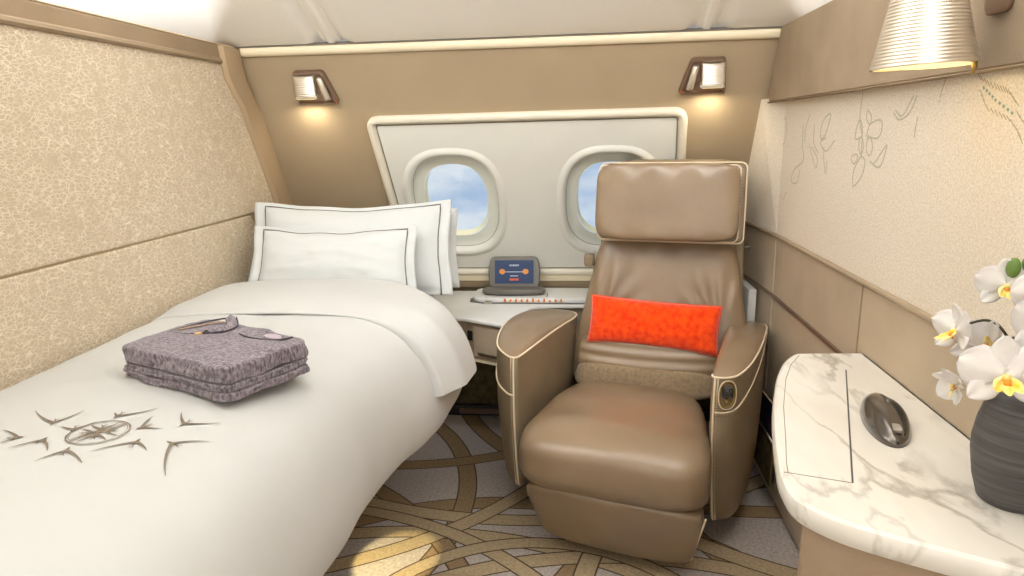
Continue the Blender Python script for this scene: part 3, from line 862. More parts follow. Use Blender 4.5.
# turned-down band: a plump second layer near the pillows
def fold_pt(u, v):
    side = sm((u - .50) / .28)
    ya = 1.545 - .03 * side; yb = 1.945 - .17 * sm((u - .45) / .35)
    R_ = .0085
    if v < .12:
        th = math.radians(-75 + 165 * v / .12)
        y = ya + R_ * (1 - cos(th)); roll = R_ * (1 + sin(th)) - .003
    else:
        y = ya + R_ + (yb - ya - R_) * (v - .12) / .88; roll = None
    uu = .015 + u * (.665 - .015)
    p, n = sec(uu, y)
    vv = max(0.0, (v - .12) / .88)
    prof = (1 - max(0.0, (vv - .5) / .5) ** 2.4) ** .5
    prof *= (.45 + .55 * sm(vv / .25))
    h = (.017 + .043 * side) * prof + .0005 - .007 * (vv > .97)
    if roll is not None: h = roll * (.0085 + .019 * side) / .014
    h += .004 * noise.noise(Vector((p.x * 7, y * 6, 5))) * prof
    h *= sm(u / .05)
    return p + n * h
new_obj('turndown', grid(fold_pt, 84, 40), M['linen'], duv)

# embroidery on the duvet: swallows round a ringed emblem
def top_z(x, y):
    lo, hi = 0.0, .6
    for _ in range(26):
        mid = (lo + hi) / 2
        if sec(mid, y)[0].x < x: lo = mid
        else: hi = mid
    u = (lo + hi) / 2
    return duvet_pt(u, (y - BED_Y0) / (1.84 - BED_Y0)).z
def ink(bm, P, W):
    """tapered stroke lying on the cloth; P list of (x,y), W half widths"""
    prev = None
    for i, (x, y) in enumerate(P):
        a = Vector(P[max(i - 1, 0)]); b = Vector(P[min(i + 1, len(P) - 1)])
        t = (b - a).normalized(); s = Vector((-t.y, t.x)) * W[i]
        q = [bm.verts.new((x + s.x, y + s.y, top_z(x, y) + .0018)), bm.verts.new((x - s.x, y - s.y, top_z(x, y) + .0018))]
        if prev: bm.faces.new([prev[0], prev[1], q[1], q[0]])
        prev = q
def swallow(bm, tipa, sh, tipb, k=1.0):
    A, S, B = Vector(tipa), Vector(sh), Vector(tipb)
    for T in (A, B):
        d = T - S; nrm = Vector((-d.y, d.x)).normalized()
        other = (B if T is A else A) - S
        if nrm.dot(other) > 0: nrm = -nrm
        P = []; W = []
        for i in range(15):
            t = i / 14
            p = S + d * t + nrm * (4 * t * (1 - t)) * d.length * .05
            P.append((p.x, p.y)); W.append(k * (.0027 * (1 - t) ** .9 + .0003))
        ink(bm, P, W)
    # body and forked tail between the wings
    m = ((A - S).normalized() + (B - S).normalized())
    if m.length < .2: m = Vector(((B - S).y, -(B - S).x))
    m.normalize(); ln = .011 * k
    P = [(S - m * .010 * k + m * (ln + .010 * k) * i / 8) for i in range(9)]
    ink(bm, [(p.x, p.y) for p in P], [k * w for w in (.0003, .0016, .0026, .0030, .0028, .0022, .0015, .0010, .0007)])
    s = Vector((-m.y, m.x))
    for sg in (-1, 1):
        a = S + m * ln * .8; b = S + m * ln * 1.55 + s * sg * ln * .35
        ink(bm, [(a.x, a.y), (b.x, b.y)], [.0012 * k, .0002])
bm = bmesh.new()
for tri in BIRDS: swallow(bm, *tri)
EC = Vector((-.747, .871)); ER = .043
for r, w in ((ER, .0012), (ER - .0035, .0005)):
    ink(bm, [(EC.x + r * cos(2 * pi * k / 48), EC.y + r * sin(2 * pi * k / 48)) for k in range(49)], [w] * 49)
for k in range(4):
    a = .35 + k * pi / 2
    c = EC + Vector((cos(a), sin(a))) * .010
    o1 = EC + Vector((cos(a + .55), sin(a + .55))) * .038
    o2 = EC + Vector((cos(a - .55), sin(a - .55))) * .038
    swallow(bm, tuple(o1), tuple(c), tuple(o2), 1.15)
for k in range(6):
    a = 1.05 + (k - 2.5) * .16
    p = Vector((cos(1.05), sin(1.05)))
    s_ = Vector((-p.y, p.x)) * (k - 2.5) * .0016
    ink(bm, [tuple(EC - p * .040 + s_), tuple(EC + p * .040 + s_)][:2], [.0003, .0003])
new_obj('embroidery', bm, M['print'], duv, smooth=False)

# ------------------------------------------------------------------ pillows
def pillow(name, label, cx, cy, cz, w, h, t, tilt, fl, inset_top=.02, seed=0.0, rz=0.0, cord=True, slump=.0):
    """flanged pillow leaning back; origin at its bottom middle"""
    root = thing(name, label, 'pillow', (cx, cy, cz), rz, 'pillows at the head of the bed')
    def P(u, v, side):
        a = 2 * u - 1; b = 2 * v - 1
        # plump core inside a flat flange
        iw = 1 - 2 * fl / w; ih = 1 - .7 * fl / h
        ca = min(1, abs(a) / iw); cb = min(1, abs(b) / ih)
        puff = (max(0, 1 - ca ** 2.6) ** .55) * (max(0, 1 - cb ** 2.6) ** .55)
        x = a * w / 2 * (1 - .028 * (1 - a * a) * 0 ) 
        # sides pulled in at the middle, corners drawn out
        x *= 1 - .035 * (1 - b * b) ** 2 + inset_top * (-(b))
        z = h / 2 * (b + 1)
        z += -.018 * (1 - a * a) ** 1.5 * sm((b + .2)) + .010 * noise.noise(Vector((a * 2.1 + seed, seed, 1.7))) * sm(b)
        y = side * (puff * t / 2 + .0025)
        y += -.014 * abs(a) ** 4 + .006 * noise.noise(Vector((a * 3 + seed, b * 3, 3 + seed)))
        y += side * .004 * noise.noise(Vector((a * 6, b * 6 + seed, 8))) * puff
        # lean
        return Vector((x, y * cos(tilt) + z * sin(tilt) + slump * (1 - v) ** 2, z * cos(tilt) - y * sin(tilt)))
    bm = bmesh.new()
    nu, nv = 60, 44
    F = [[bm.verts.new(P(i / nu, j / nv, -1)) for j in range(nv + 1)] for i in range(nu + 1)]
    Bk = [[bm.verts.new(P(i / nu, j / nv, 1)) for j in range(nv + 1)] for i in range(nu + 1)]
    for G in (F, Bk):
        for i in range(nu):
            for j in range(nv):
                bm.faces.new([G[i][j], G[i + 1][j], G[i + 1][j + 1], G[i][j + 1]])
    for i in range(nu):
        bm.faces.new([F[i][0], F[i + 1][0], Bk[i + 1][0], Bk[i][0]]); bm.faces.new([F[i][nv], F[i + 1][nv], Bk[i + 1][nv], Bk[i][nv]])
    for j in range(nv):
        bm.faces.new([F[0][j], F[0][j + 1], Bk[0][j + 1], Bk[0][j]]); bm.faces.new([F[nu][j], F[nu][j + 1], Bk[nu][j + 1], Bk[nu][j]])
    new_obj('pillowcase', bm, M['pillow'], root)
    if cord:
        fu = fl / w * .92; fv = fl / h * .33
        pts = []
        for i in range(24): pts.append((fu, .0 + (1 - fv) * i / 24))
        for i in range(36): pts.append((fu + (1 - 2 * fu) * i / 36, 1 - fv))
        for i in range(25): pts.append((1 - fu, (1 - fv) * (1 - i / 24)))
        new_obj('cord', tube([P(u, v, -1) + Vector((0, -.0022, .0006)) for u, v in pts], .0023, 6), M['cord'], root)
    return root
pillow('pillow', 'plain white pillow furthest back, showing at the right beside the counter', -.695, 2.15, .675, .56, .27, .14, .30, .012, cord=False, seed=5)
pillow('pillow', 'large white pillow with grey cord behind the small corded pillow', -.765, 2.045, .675, .69, .315, .13, .36, .040, seed=2.0)
pillow('pillow', 'small white corded pillow in front of the larger corded pillow', -.787, 1.955, .69, .55, .234, .11, .38, .034, seed=0.0)

# ------------------------------------------------------------------ folded pyjamas
PC = Vector((-.70, 1.14)); PA = .0
def pj_map(a, b):
    """unit square to the measured quad on the bed"""
    c = [Vector((-.598, .985)), Vector((-.512, 1.155)), Vector((-.808, 1.305)), Vector((-.882, 1.108))]
    s, t = (a + 1) / 2, (b + 1) / 2
    return (c[3] * (1 - s) + c[0] * s) * (1 - t) + (c[2] * (1 - s) + c[1] * s) * t
def folded(name, label, z0, layers, scale, seed):
    root = thing(name, label, 'clothing', (PC.x, PC.y, z0), 0, 'folded pyjamas on the bed')
    z = 0.0
    for k, th in enumerate(layers):
        def d(p, n, k=k, th=th):
            q = pj_map(n.x * (scale - .02 * (k % 2)), n.y * (scale - .015 * k))
            zz = z + th / 2 + n.z * th / 2
            zz += .004 * noise.noise(Vector((n.x * 2 + seed, n.y * 2, k))) + .0016 * noise.noise(Vector((n.x * 7, n.y * 7 + seed, k)))
            wob = .005 * noise.noise(Vector((n.x * 3, n.y * 3, n.z + seed + k)))
            return Vector((q.x - PC.x + wob, q.y - PC.y + wob, zz))
        new_obj('folded_layer' if len(layers) > 1 else 'folded_layer', sbox(2, 2, th, 12, 22, (0, 0, 0), d), M['pj'], root)
        z += th * .93
    return root, z
zb = .7475
r1, h1 = folded('pyjama_trousers', 'grey heather pyjama trousers folded under the pyjama top on the duvet', zb, [.017, .015], 1.0, 1.0)
r2, h2 = folded('pyjama_shirt', 'grey heather pyjama top with v neck, folded on top of the trousers', zb + h1, [.036], .985, 4.0)
# v neckline with tan tape and dark seams on the top face
def on_top(a, b, dz=0.0):
    q = pj_map(a, b); return Vector((q.x - PC.x, q.y - PC.y, .0335 + dz))
vl = spline([on_top(-.86, -.10, .001), on_top(-.80, .30, .004), on_top(-.70, .75, .006), on_top(-.58, .94, .008)], 8)
vr = spline([on_top(-.58, .94, .008), on_top(-.30, .62, .006), on_top(-.25, .30, .005), on_top(-.36, .10, .004)], 8)
lowv = spline([on_top(-.36, .10, .004), on_top(-.55, .00, .002), on_top(-.72, -.05, .001), on_top(-.86, -.10, .001)], 8)
new_obj('neck_seam', tube(vl + vr + lowv, .0016, 6), M['pj_edge'], r2)
bm = bmesh.new()
prev = None
for i, p in enumerate(vr):
    o_ = Vector((.022, .004, .0)); q = [bm.verts.new(p + Vector((0, 0, .0015))), bm.verts.new(p + o_ * .5 + Vector((0, 0, .008))), bm.verts.new(p + o_ + Vector((0, 0, -.001)))]
    if prev:
        for k in (0, 1): bm.faces.new([prev[k], prev[k + 1], q[k + 1], q[k]])
    prev = q
new_obj('collar_band', bm, M['pj'], r2)
new_obj('collar_seam', tube([p + Vector((.022, .004, .001)) for p in vr], .0014, 6), M['pj_edge'], r2)
bm = bmesh.new(); prev = None
for i in range(16):
    t = i / 15; a = on_top(-.80 + .22 * t, .05 + .80 * t, .0045); b_ = a + Vector((.010, -.002, .001))
    q = [bm.verts.new(a), bm.verts.new(b_)]
    if prev: bm.faces.new([prev[0], prev[1], q[1], q[0]])
    prev = q
new_obj('neck_tape', bm, M['pj_tape'], r2)
bm = loft([[on_top(-.42, .02, .003), on_top(-.34, .02, .003), on_top(-.34, .13, .003), on_top(-.42, .13, .003)], [on_top(-.42, .02, .006), on_top(-.34, .02, .006), on_top(-.34, .13, .006), on_top(-.42, .13, .006)]])
new_obj('neck_label', bm, M['pj_tape'], r2, smooth=False)
ps = spline([on_top(.05, .50, .002), on_top(.25, .42, .003), on_top(.50, .45, .003), on_top(.72, .62, .003), on_top(.76, .86, .003)], 8)
new_obj('pocket_seam', tube(ps, .0016, 6), M['pj_edge'], r2)
bm = bmesh.new()
rr = [[on_top(.52 + .15 * s * cos(a), .70 + .12 * s * sin(a), h) for a in [2 * pi * k / 20 for k in range(20)]] for s, h in [(1, .0015), (.9, .0035), (.2, .0040)]]
loft(rr, bm=bm)
M['patch'] = mat('pale_mauve_patch', (172, 160, 168), .8)
new_obj('chest_patch', bm, M['patch'], r2)

# ------------------------------------------------------------------ armchair
CH = (.18, 2.0, 0); CA = -.22
chair = thing('armchair', 'taupe leather swivel armchair with cream piping in front of the windows', 'armchair', CH, CA)
# pedestal
bm = lathe([(.20, .012), (.205, .018), (.20, .03), (.06, .04), (.055, .05), (.055, .14), (.10, .15)], 32, (.0, -.02, 0))
new_obj('pedestal', bm, M['dark'], chair)
bm = box((-.22, -.30, .10), (.22, .18, .20))
new_obj('under_frame', bm, M['leather_side'], chair, smooth=False, bevel=.02)

# seat cushion: deep, domed, rolling over the front edge
def seat_def(p, n):
    x, y, z = p
    # widen towards the front, narrow at the back
    t = (y + .25) / .5
    x *= 1.0 - .15 * sm(t)
    # dome and front drop
    z += .020 * (1 - (n.x) ** 2) * (n.z > 0) * (1 - n.y * n.y * .4)
    if n.z > 0: z += .012 * math.exp(-((y + .17) / .07) ** 2) * (1 - n.x ** 4)
    if n.z > 0: z -= .022 * sm((y - .02) / .24)
    # nose slopes back under
    if y < -.1: y += .05 * sm((-.0 - n.z) / 1.0) 
    z += .0025 * noise.noise(Vector((x * 9, y * 9, 2))) * (n.z > 0)
    return Vector((x, y - .06 * x, z))
new_obj('seat_cushion', sbox(.528, .58, .19, 5.2, 28, (-.014, -.212, .306), seat_def), M['leather'], chair)
# leg rest panel below
def leg_def(p, n):
    x, y, z = p
    k = (z + .115) / .23        # 0 at the bottom
    k = max(0, min(1, k))
    return Vector((x * (.86 + .14 * k), y + .105 * (1 - k) - .012 * (1 - n.x ** 2) - .07 * x, z))
leg = new_obj('leg_rest', sbox(.490, .10, .22, 7, 18, (-.006, -.432, .152), leg_def), M['leather'], chair)
pts = []
for i in range(9):
    k = i / 8; x = (.245) * (.86 + .14 * k) * .985
    pts.append((x - .004, -.432 + .105 * (1 - k) - .07 * x - .030, .055 + .195 * k))
new_obj('piping', tube(spline(pts, 4), .0028, 6), M['piping'], leg)

# arms: one lofted body each from a measured plan outline
ARM_L = [(-.325, -.255), (-.355, -.245), (-.405, -.185), (-.435, -.08), (-.445, .03), (-.435, .15), (-.405, .235), (-.36, .270), (-.30, .268), (-.252, .225), (-.240, .14), (-.250, .05), (-.268, -.05), (-.292, -.16), (-.312, -.235)]
ARM_R = [(.235, -.262), (.265, -.262), (.300, -.235), (.335, -.150), (.362, -.02), (.378, .12), (.385, .22), (.37, .262), (.335, .275), (.290, .262), (.268, .20), (.258, .08), (.248, -.05), (.238, -.17), (.232, -.24)]
def arm(outl, label, bot, side, lead):
    out = [Vector((p.x, p.y)) for p in spline([(x, y, 0) for x, y in outl], 5, closed=True)]
    c = sum(out, Vector((0, 0))) / len(out)
    def top_of(p):  # top height: dips at the front, rises to the middle
        t = (p.y + .26) / .53
        return .548 + .020 * sin(pi * min(1, max(0, t))) - .006 * (1 - t) 
    rings = []
    levels = [(.0, .93), (.02, .965), (.08, .985), (.3, 1.0), (.6, 1.008), (.85, 1.004), (.96, 1.0), (1.0, .995)]
    for f, s in levels:
        r = []
        for p in out:
            q = c + (p - c) * s
            sw = (1 - f)
            zt = top_of(p); zb_ = bot
            # bottoms tuck in and back
            q = q + Vector((-.0 * sw, 0)) - Vector(((p.x - c.x) * .18 * sw ** 1.5, (p.y - lead) * .10 * sw ** 1.5))
            bulge = .010 * sin(pi * f)
            q = q + (p - c).normalized() * bulge
            zz = zb_ + (zt - zb_) * f
            if f == 0: zz += .0
            r.append((q.x, q.y, zz))
        rings.append(r)
    body = new_obj('arm', loft(rings), M['leather_side'], chair)
    body['label'] = label
    auto_smooth(body, .9)
    # padded top inside a cream piping
    tr = [Vector((c.x + (p.x - c.x) * .995, c.y + (p.y - c.y) * .995, top_of(p))) for p in out]
    rr = [[(p.x, p.y, p.z - .002) for p in tr]]
    for s, h in [(.975, .006), (.92, .013), (.75, .020), (.45, .026), (.15, .028)]:
        rr.append([(c.x + (p.x - c.x) * s, c.y + (p.y - c.y) * s, p.z * s + (1 - s) * .556 + h - .004) for p in tr])
    new_obj('arm_pad', loft(rr), M['leather'], body)
    loop = tr if side < 0 else tr[-4:] + tr[:46]
    new_obj('piping', tube(loop, .0030, 6, closed=side < 0), M['piping'], body)
    return body, out, c, rings
armL, oL, cL, RL = arm(ARM_L, 'left arm with a pocket seam', .105, -1, 0)
armR, oR, cR, RR = arm(ARM_R, 'right arm with seat controls', .095, 1, 0)
def front_line(rings, idx, off=(0, -.002), up=1.0):
    pts = []
    for r in rings:
        p = r[idx % len(r)]; pts.append((p[0] + off[0], p[1] + off[1], p[2]))
    return pts
# front vertical piping with stitches beside it
for body, rings, idx, sx in ((armL, RL, 1, -1), (armR, RR, 1, 1)):
    pl = spline(front_line(rings, idx), 6)
    new_obj('front_piping', tube(pl, .0030, 6), M['piping'], body)
    bm = bmesh.new()
    for k in range(2, len(pl) - 1):
        for fr in (0, .33, .66):
            a = pl[k].lerp(pl[min(k + 1, len(pl) - 1)], fr)
            tube([a + Vector((sx * .0055, -.0012, 0)), a + Vector((sx * .0095, -.0002, .0))], .0008, 4, bm=bm)
    new_obj('stitching', bm, M['stitch'], body)
def surf(rings, fi, f):
    """point on arm side: fractional ring index fi (around), f height 0..1"""
    n = len(rings[0]); lv = [0, .02, .08, .3, .6, .85, .96, 1.0]
    f = max(0, min(1, f))
    k = 0
    while k < len(lv) - 2 and lv[k + 1] < f: k += 1
    t = (f - lv[k]) / (lv[k + 1] - lv[k])
    i = int(math.floor(fi)); u = fi - i
    a = Vector(rings[k][i % n]).lerp(Vector(rings[k][(i + 1) % n]), u)
    b = Vector(rings[k + 1][i % n]).lerp(Vector(rings[k + 1][(i + 1) % n]), u)
    return a.lerp(b, t)
def snorm(rings, fi, f):
    n = (surf(rings, fi + .5, f) - surf(rings, fi - .5, f)).cross(surf(rings, fi, min(1, f + .03)) - surf(rings, fi, max(0, f - .03)))
    n.normalize()
    return n
def outn(rings, c, fi, f):
    n = snorm(rings, fi, f); p = surf(rings, fi, f)
    if n.x * (p.x - c.x) + n.y * (p.y - c.y) < 0: n = -n
    return n
# right arm: curved pocket seam rising to the back, controller in an oval brass cup
seam = spline([(1.5, .785, 0), (6, .785, 0), (10, .80, 0), (15, .86, 0), (22, .945, 0), (30, .97, 0)], 8)
P = [surf(RR, s.x, s.y) + outn(RR, cR, s.x, s.y) * .0015 for s in seam]
new_obj('pocket_seam', tube(P, .0018, 6), M['piping'], armR)
bm = bmesh.new()
for k in range(1, 22):
    s = seam[k]; n_ = outn(RR, cR, s.x, s.y)
    a = surf(RR, s.x, s.y) + n_ * .002; b_ = surf(RR, s.x, s.y - .018) + n_ * .001
    tube([a, b_], .0008, 4, bm=bm)
new_obj('seam_stitching', bm, M['stitch'], armR)
seam = spline([(1.5, .80, 0), (-1, .80, 0)], 4)
ls = spline([(1, .735, 0), (4, .735, 0), (8, .745, 0), (11, .77, 0), (14, .80, 0)], 8)
new_obj('pocket_seam', tube([surf(RL, s.x, s.y) + outn(RL, cL, s.x, s.y) * .0015 for s in ls], .0030, 6), M['piping'], armL)
# controller
F0, H0 = 6.0, .895
o0 = surf(RR, F0, H0); n0 = outn(RR, cR, F0, H0)
up = (surf(RR, F0, .92) - surf(RR, F0, .78)).normalized(); rt = up.cross(n0).normalized()
if rt.x < 0: rt = -rt
def cpt(x, y, n): return o0 + rt * x + up * y + n0 * n
cup = [[cpt(a, b, n) for a, b in superellipse(hw, hh, 2.4, 32)] for hw, hh, n in [(.0225, .038, -.004), (.0225, .038, .002), (.021, .0365, .004), (.018, .0335, .002), (.017, .0325, -.002)]]
cp_ = new_obj('controller_cup', loft(cup), M['brass'], armR)
new_obj('cup_piping', tube([cpt(a, b, .0025) for a, b in superellipse(.0245, .040, 2.4, 32)], .0014, 6, closed=True), M['piping'], armR)
key = rounded_poly([(-.014, -.006), (.014, -.006), (.014, .024), (-.014, .024)], .004, 4)
kp = new_obj('keypad', loft([[cpt(x, y, n) for x, y in inset(key, i)] for i, n in [(0, -.002), (0, .008), (.0015, .010)]]), M['dark'], armR)
bm = bmesh.new()
for x, y in [(0, .018), (-.007, .009), (.007, .009), (0, .009), (-.006, .001), (.006, .001)]:
    bmesh.ops.create_uvsphere(bm, u_segments=8, v_segments=6, radius=.0026, matrix=Matrix.Translation(cpt(x, y, .0098)))
new_obj('keys', bm, M['black'], kp)
bm = bmesh.new(); bmesh.ops.create_uvsphere(bm, u_segments=14, v_segments=10, radius=.0075, matrix=Matrix.Translation(cpt(0, -.018, .002)))
new_obj('release_button', bm, M['brass'], armR)

# backrest, leaning back, folds fanning up from the lumbar
def br_def(p, n):
    x, y, z = p
    k = (z + .25) / .50
    x *= 1.25 - .28 * sm(k) 
    y += .15 * k
    if n.y < 0:
        # fan of soft creases starting at the lower corners
        for cx, cz, a0 in ((-.20, -.06, 1.12), (.20, -.06, 2.02)):
            dx, dz = x - cx, z - cz
            r = math.hypot(dx, dz); a = math.atan2(dz, dx)
            env = math.exp(-((r - .10) / .075) ** 2) * math.exp(-((a - a0) / .55) ** 2)
            y += .013 * env * sin(a * 17 + r * 9)
        y -= .010 * (1 - n.x ** 2)
        y += .004 * sin(x * 60) * math.exp(-((z - .215) / .035) ** 2) * (1 - n.x ** 2)
        y += .003 * noise.noise(Vector((x * 12, z * 7, 3)))
    return Vector((x, y, z))
back = new_obj('backrest', sbox(.475, .13, .50, 6, 34, (.052, .135, .605), br_def), M['leather'], chair)
# wings where the lower back meets the seat
def wing_def(p, n):
    x, y, z = p
    k = (z + .14) / .28
    return Vector((x, y + .075 * k, z))
new_obj('lower_back', sbox(.56, .10, .22, 5, 16, (.020, .140, .44), wing_def), M['leather_side'], chair)
# backrest shell behind
def shell_def(p, n):
    x, y, z = p
    k = (z + .37) / .74
    return Vector((x * (1.08 - .10 * k), y + .20 * k, z))
sh_ = new_obj('back_shell', sbox(.47, .055, .76, 9, 20, (.062, .175, .705), shell_def), M['leather_side'], chair)
# headrest with a piped rim plate behind its cushion
HA = .18
def hr(x, y, z):   # headrest local to chair
    return Vector((.055 + x, .175 + y * cos(HA) + z * sin(HA), .957 + z * cos(HA) - y * sin(HA)))
def plate_def(p, n): return hr(p.x + .008, p.y + .052, p.z + .004)
hp = new_obj('headrest_plate', sbox(.470, .035, .262, 10, 16, (0, 0, 0), plate_def), M['leather'], chair)
rim = [hr(x + .008, .034, z + .004) for x, z in rounded_poly([(-.233, -.128), (.233, -.128), (.233, .128), (-.233, .128)], .022, 6)]
new_obj('piping', tube(rim, .0028, 6, closed=True), M['piping'], hp)
def hc_def(p, n):
    x, y, z = p
    y -= .008 * (1 - n.x ** 2) * (n.y < 0)
    if n.y < 0:
        y += .0050 * sin(x * 55 + 1) * math.exp(-((z - .115) / .03) ** 2)
        y += .0045 * sin(x * 48) * math.exp(-((z + .11) / .03) ** 2)
        y += .003 * noise.noise(Vector((x * 8, z * 8, 6)))
    return hr(x, y, z)
hcu = new_obj('headrest', sbox(.450, .085, .246, 7, 30, (0, 0, 0), hc_def), M['leather'], chair)
rim = [hr(x, .010 , z) for x, z in rounded_poly([(-.223, -.121), (.223, -.121), (.223, .121), (-.223, .121)], .020, 6)]
new_obj('piping', tube(rim, .0024, 6, closed=True), M['piping'], hcu)
bm = bmesh.new()
for k in range(22):
    z = -.115 + k * .0105
    a = hr(.2265, -.012, z); tube([a, a + Vector((.001, .006, .0))], .0008, 4, bm=bm)
new_obj('stitching', bm, M['stitch'], hcu)
# belt slot tab on the left of the back
bm = sbox(.034, .03, .045, 6, 4, (-.200, .20, .755))
new_obj('belt_tab', bm, M['leather_side'], chair)
# lumbar pads
def lum_def(p, n):
    x, y, z = p
    y += .02 * (n.x ** 2) + .10 * (z + .05)
    return Vector((x * (1 - .05 * n.z), y, z - .010 * n.x ** 2 * 0))
new_obj('lumbar_roll', sbox(.455, .085, .105, 3.8, 18, (.016, .032, .402), lum_def), M['suede'], chair)
def band_def(p, n):
    x, y, z = p
    y += .03 * (n.x ** 2) + .30 * z
    y += .0022 * cos(z * 2 * pi / .034) * (n.y < 0)
    return Vector((x, y, z))
new_obj('lumbar_band', sbox(.455, .060, .105, 6, 30, (.022, .046, .470), band_def), M['leather'], chair)

# orange cushion resting on the lumbar band
cu_root = thing('cushion', 'small bright orange mohair cushion on the taupe armchair', 'cushion', (CH[0] + .035 * cos(CA) - .045 * sin(CA), CH[1] + .035 * sin(CA) + .045 * cos(CA), .505), CA)
def cushion_grid(w, h, t, tilt, roll):
    bm = bmesh.new(); nu, nv = 56, 26
    def P(u, v, side):
        a, b = 2 * u - 1, 2 * v - 1
        puff = (max(0, 1 - a ** 2) ** .5) * (max(0, 1 - b ** 2) ** .5)
        x = a * w / 2 * (1 - .03 * (1 - b * b)); z = b * h / 2 * (1 - .07 * (1 - a * a))
        y = side * puff ** .8 * t / 2 + .0025 * noise.noise(Vector((a * 4, b * 3, side)))
        X = x * cos(roll) - z * sin(roll); Z = x * sin(roll) + z * cos(roll)
        return Vector((X, y * cos(tilt) + (Z + h / 2) * sin(tilt), (Z + h / 2) * cos(tilt) - y * sin(tilt)))
    G = {}
    for side in (-1, 1):
        for i in range(nu + 1):
            for j in range(nv + 1):
                if side == 1 and (i in (0, nu) or j in (0, nv)): G[(side, i, j)] = G[(-1, i, j)]
                else: G[(side, i, j)] = bm.verts.new(P(i / nu, j / nv, side))
        for i in range(nu):
            for j in range(nv):
                bm.faces.new([G[(side, i, j)], G[(side, i + 1, j)], G[(side, i + 1, j + 1)], G[(side, i, j + 1)]])
    return bm, P
bm, CPf = cushion_grid(.415, .155, .085, .30, -.035)
new_obj('cushion_cover', bm, M['orange'], cu_root)
edge = [CPf(u, v, -1) for u, v in [(i / 20, 0) for i in range(20)] + [(1, i / 10) for i in range(10)] + [(1 - i / 20, 1) for i in range(20)] + [(0, 1 - i / 10) for i in range(10)]]
new_obj('seam', tube(edge, .0016, 6, closed=True), M['orange'], cu_root)

# ------------------------------------------------------------------ side console on the right
con = thing('side_console', 'marble-topped leather side console along the right wall', 'side table', (.50, .9, 0))
ci = con.location.copy()
TOP = [(.620, 1.449), (.470, 1.440), (.430, 1.385), (.393, 1.298), (.345, 1.150), (.308, 1.005), (.283, .885), (.284, .825), (.325, .778), (.384, .745), (.492, .693), (.600, .640), (.620, .60)]
def insp(d):
    return [tuple(p) for p in inset(TOPS, d)]
TOPS = rounded_poly(TOP, [.004, .012, .03, .04, .05, .05, .03, .03, .03, .04, .04, .02, .0], 4)
rings = []
for d, z in [(.010, .664), (.004, .668), (.0, .676), (.0, .690), (.003, .697), (.008, .700)]:
    rings.append([(min(x, .6150), y, z) for x, y in insp(d)])
top = new_obj('tabletop', shift(loft(rings), ci), M['marble'], con)
auto_smooth(top, .5)
# inlaid hatch: fine joint lines
def zline(pts, w, m, name, par):
    bm = bmesh.new()
    for a, b_ in zip(pts, pts[1:]):
        A = Vector(a); B_ = Vector(b_); t = (B_ - A).normalized(); s = Vector((-t.y, t.x)) * w
        q = [A + s, A - s, B_ - s, B_ + s]
        loft([[(p.x, p.y, .6995) for p in q], [(p.x, p.y, .7004) for p in q]], bm=bm)
    return new_obj(name, shift(bm, ci), m, par, smooth=False)
M['joint'] = mat('stone_joint', (120, 112, 100), .6)
zline([(.541, 1.334), (.380, .877)], .0013, M['dark'], 'hatch_joint', top)
zline([(.380, .877), (.294, .902)], .0007, M['joint'], 'hatch_joint', top)
arc = [(.475, 1.42), (.440, 1.36), (.405, 1.275), (.362, 1.14), (.328, 1.01), (.306, .93), (.300, .902)]
zline(arc, .0006, M['joint'], 'hatch_joint', top)
# body below, leather wrapped
BODY = [(.609, 1.40), (.52, 1.40), (.47, 1.30), (.42, 1.15), (.375, 1.0), (.318, .865), (.300, .838), (.335, .795), (.392, .758), (.500, .706), (.600, .655), (.609, .61)]
BS = rounded_poly(BODY, [.004, .03, .04, .05, .04, .02, .012, .02, .04, .04, .02, 0], 4)
bm = loft([[(min(x, .611), y, z) for x, y in BS] for z in (.015, .664)])
M['console_leather'] = mat('taupe_console_leather', (168, 147, 123), .55, rgb2=(158, 137, 113), nscale=7, bump=.5, bscale=300, btype='voronoi', spec=.35)
o = new_obj('cabinet', shift(bm, ci), M['console_leather'], con, smooth=True); auto_smooth(o, .4)
bm = loft([[(x, y, z) for x, y in inset(BS, .012)] for z in (0, .016)])
new_obj('plinth', shift(bm, ci), M['black'], con, smooth=False)

# dark oval puck set in the marble
pk = thing('oval_control_pod', 'glossy dark oval control pod on the white marble side console', 'control', (.512, 1.088, .700), math.radians(-15))
M['pod'] = mat('gunmetal_gloss', (96, 90, 84), .18, metal=.75, coat=.5)
def pod_pt(i, j):
    a = 2 * pi * i / 96; s = j / 30
    x = .036 * cos(a) * s; y = .104 * sin(a) * s
    dome = .030 * math.sqrt(max(0.0, 1 - s ** 2.2))
    # scoop on the right half, leaving a rim
    half = .036 * math.sqrt(max(0.0, 1 - (y / .104) ** 2))
    lo = sm((x - (-.002)) / .005)
    hi = 1 - sm((x - half * .62) / max(half * .22, .0005))
    k = lo * hi * (1 - sm((abs(y) - .070) / .022))
    return (x, y, dome * (1 - k) + .006 * k)
rings = [[pod_pt(i, j) for i in range(96)] for j in range(30, 0, -1)]
bm = loft(rings)
pod = new_obj('pod_shell', bm, M['pod'], pk)
new_obj('grey_key', sbox(.016, .026, .008, 5, 5, (.008, -.052, .011)), M['grey_button'], pk)

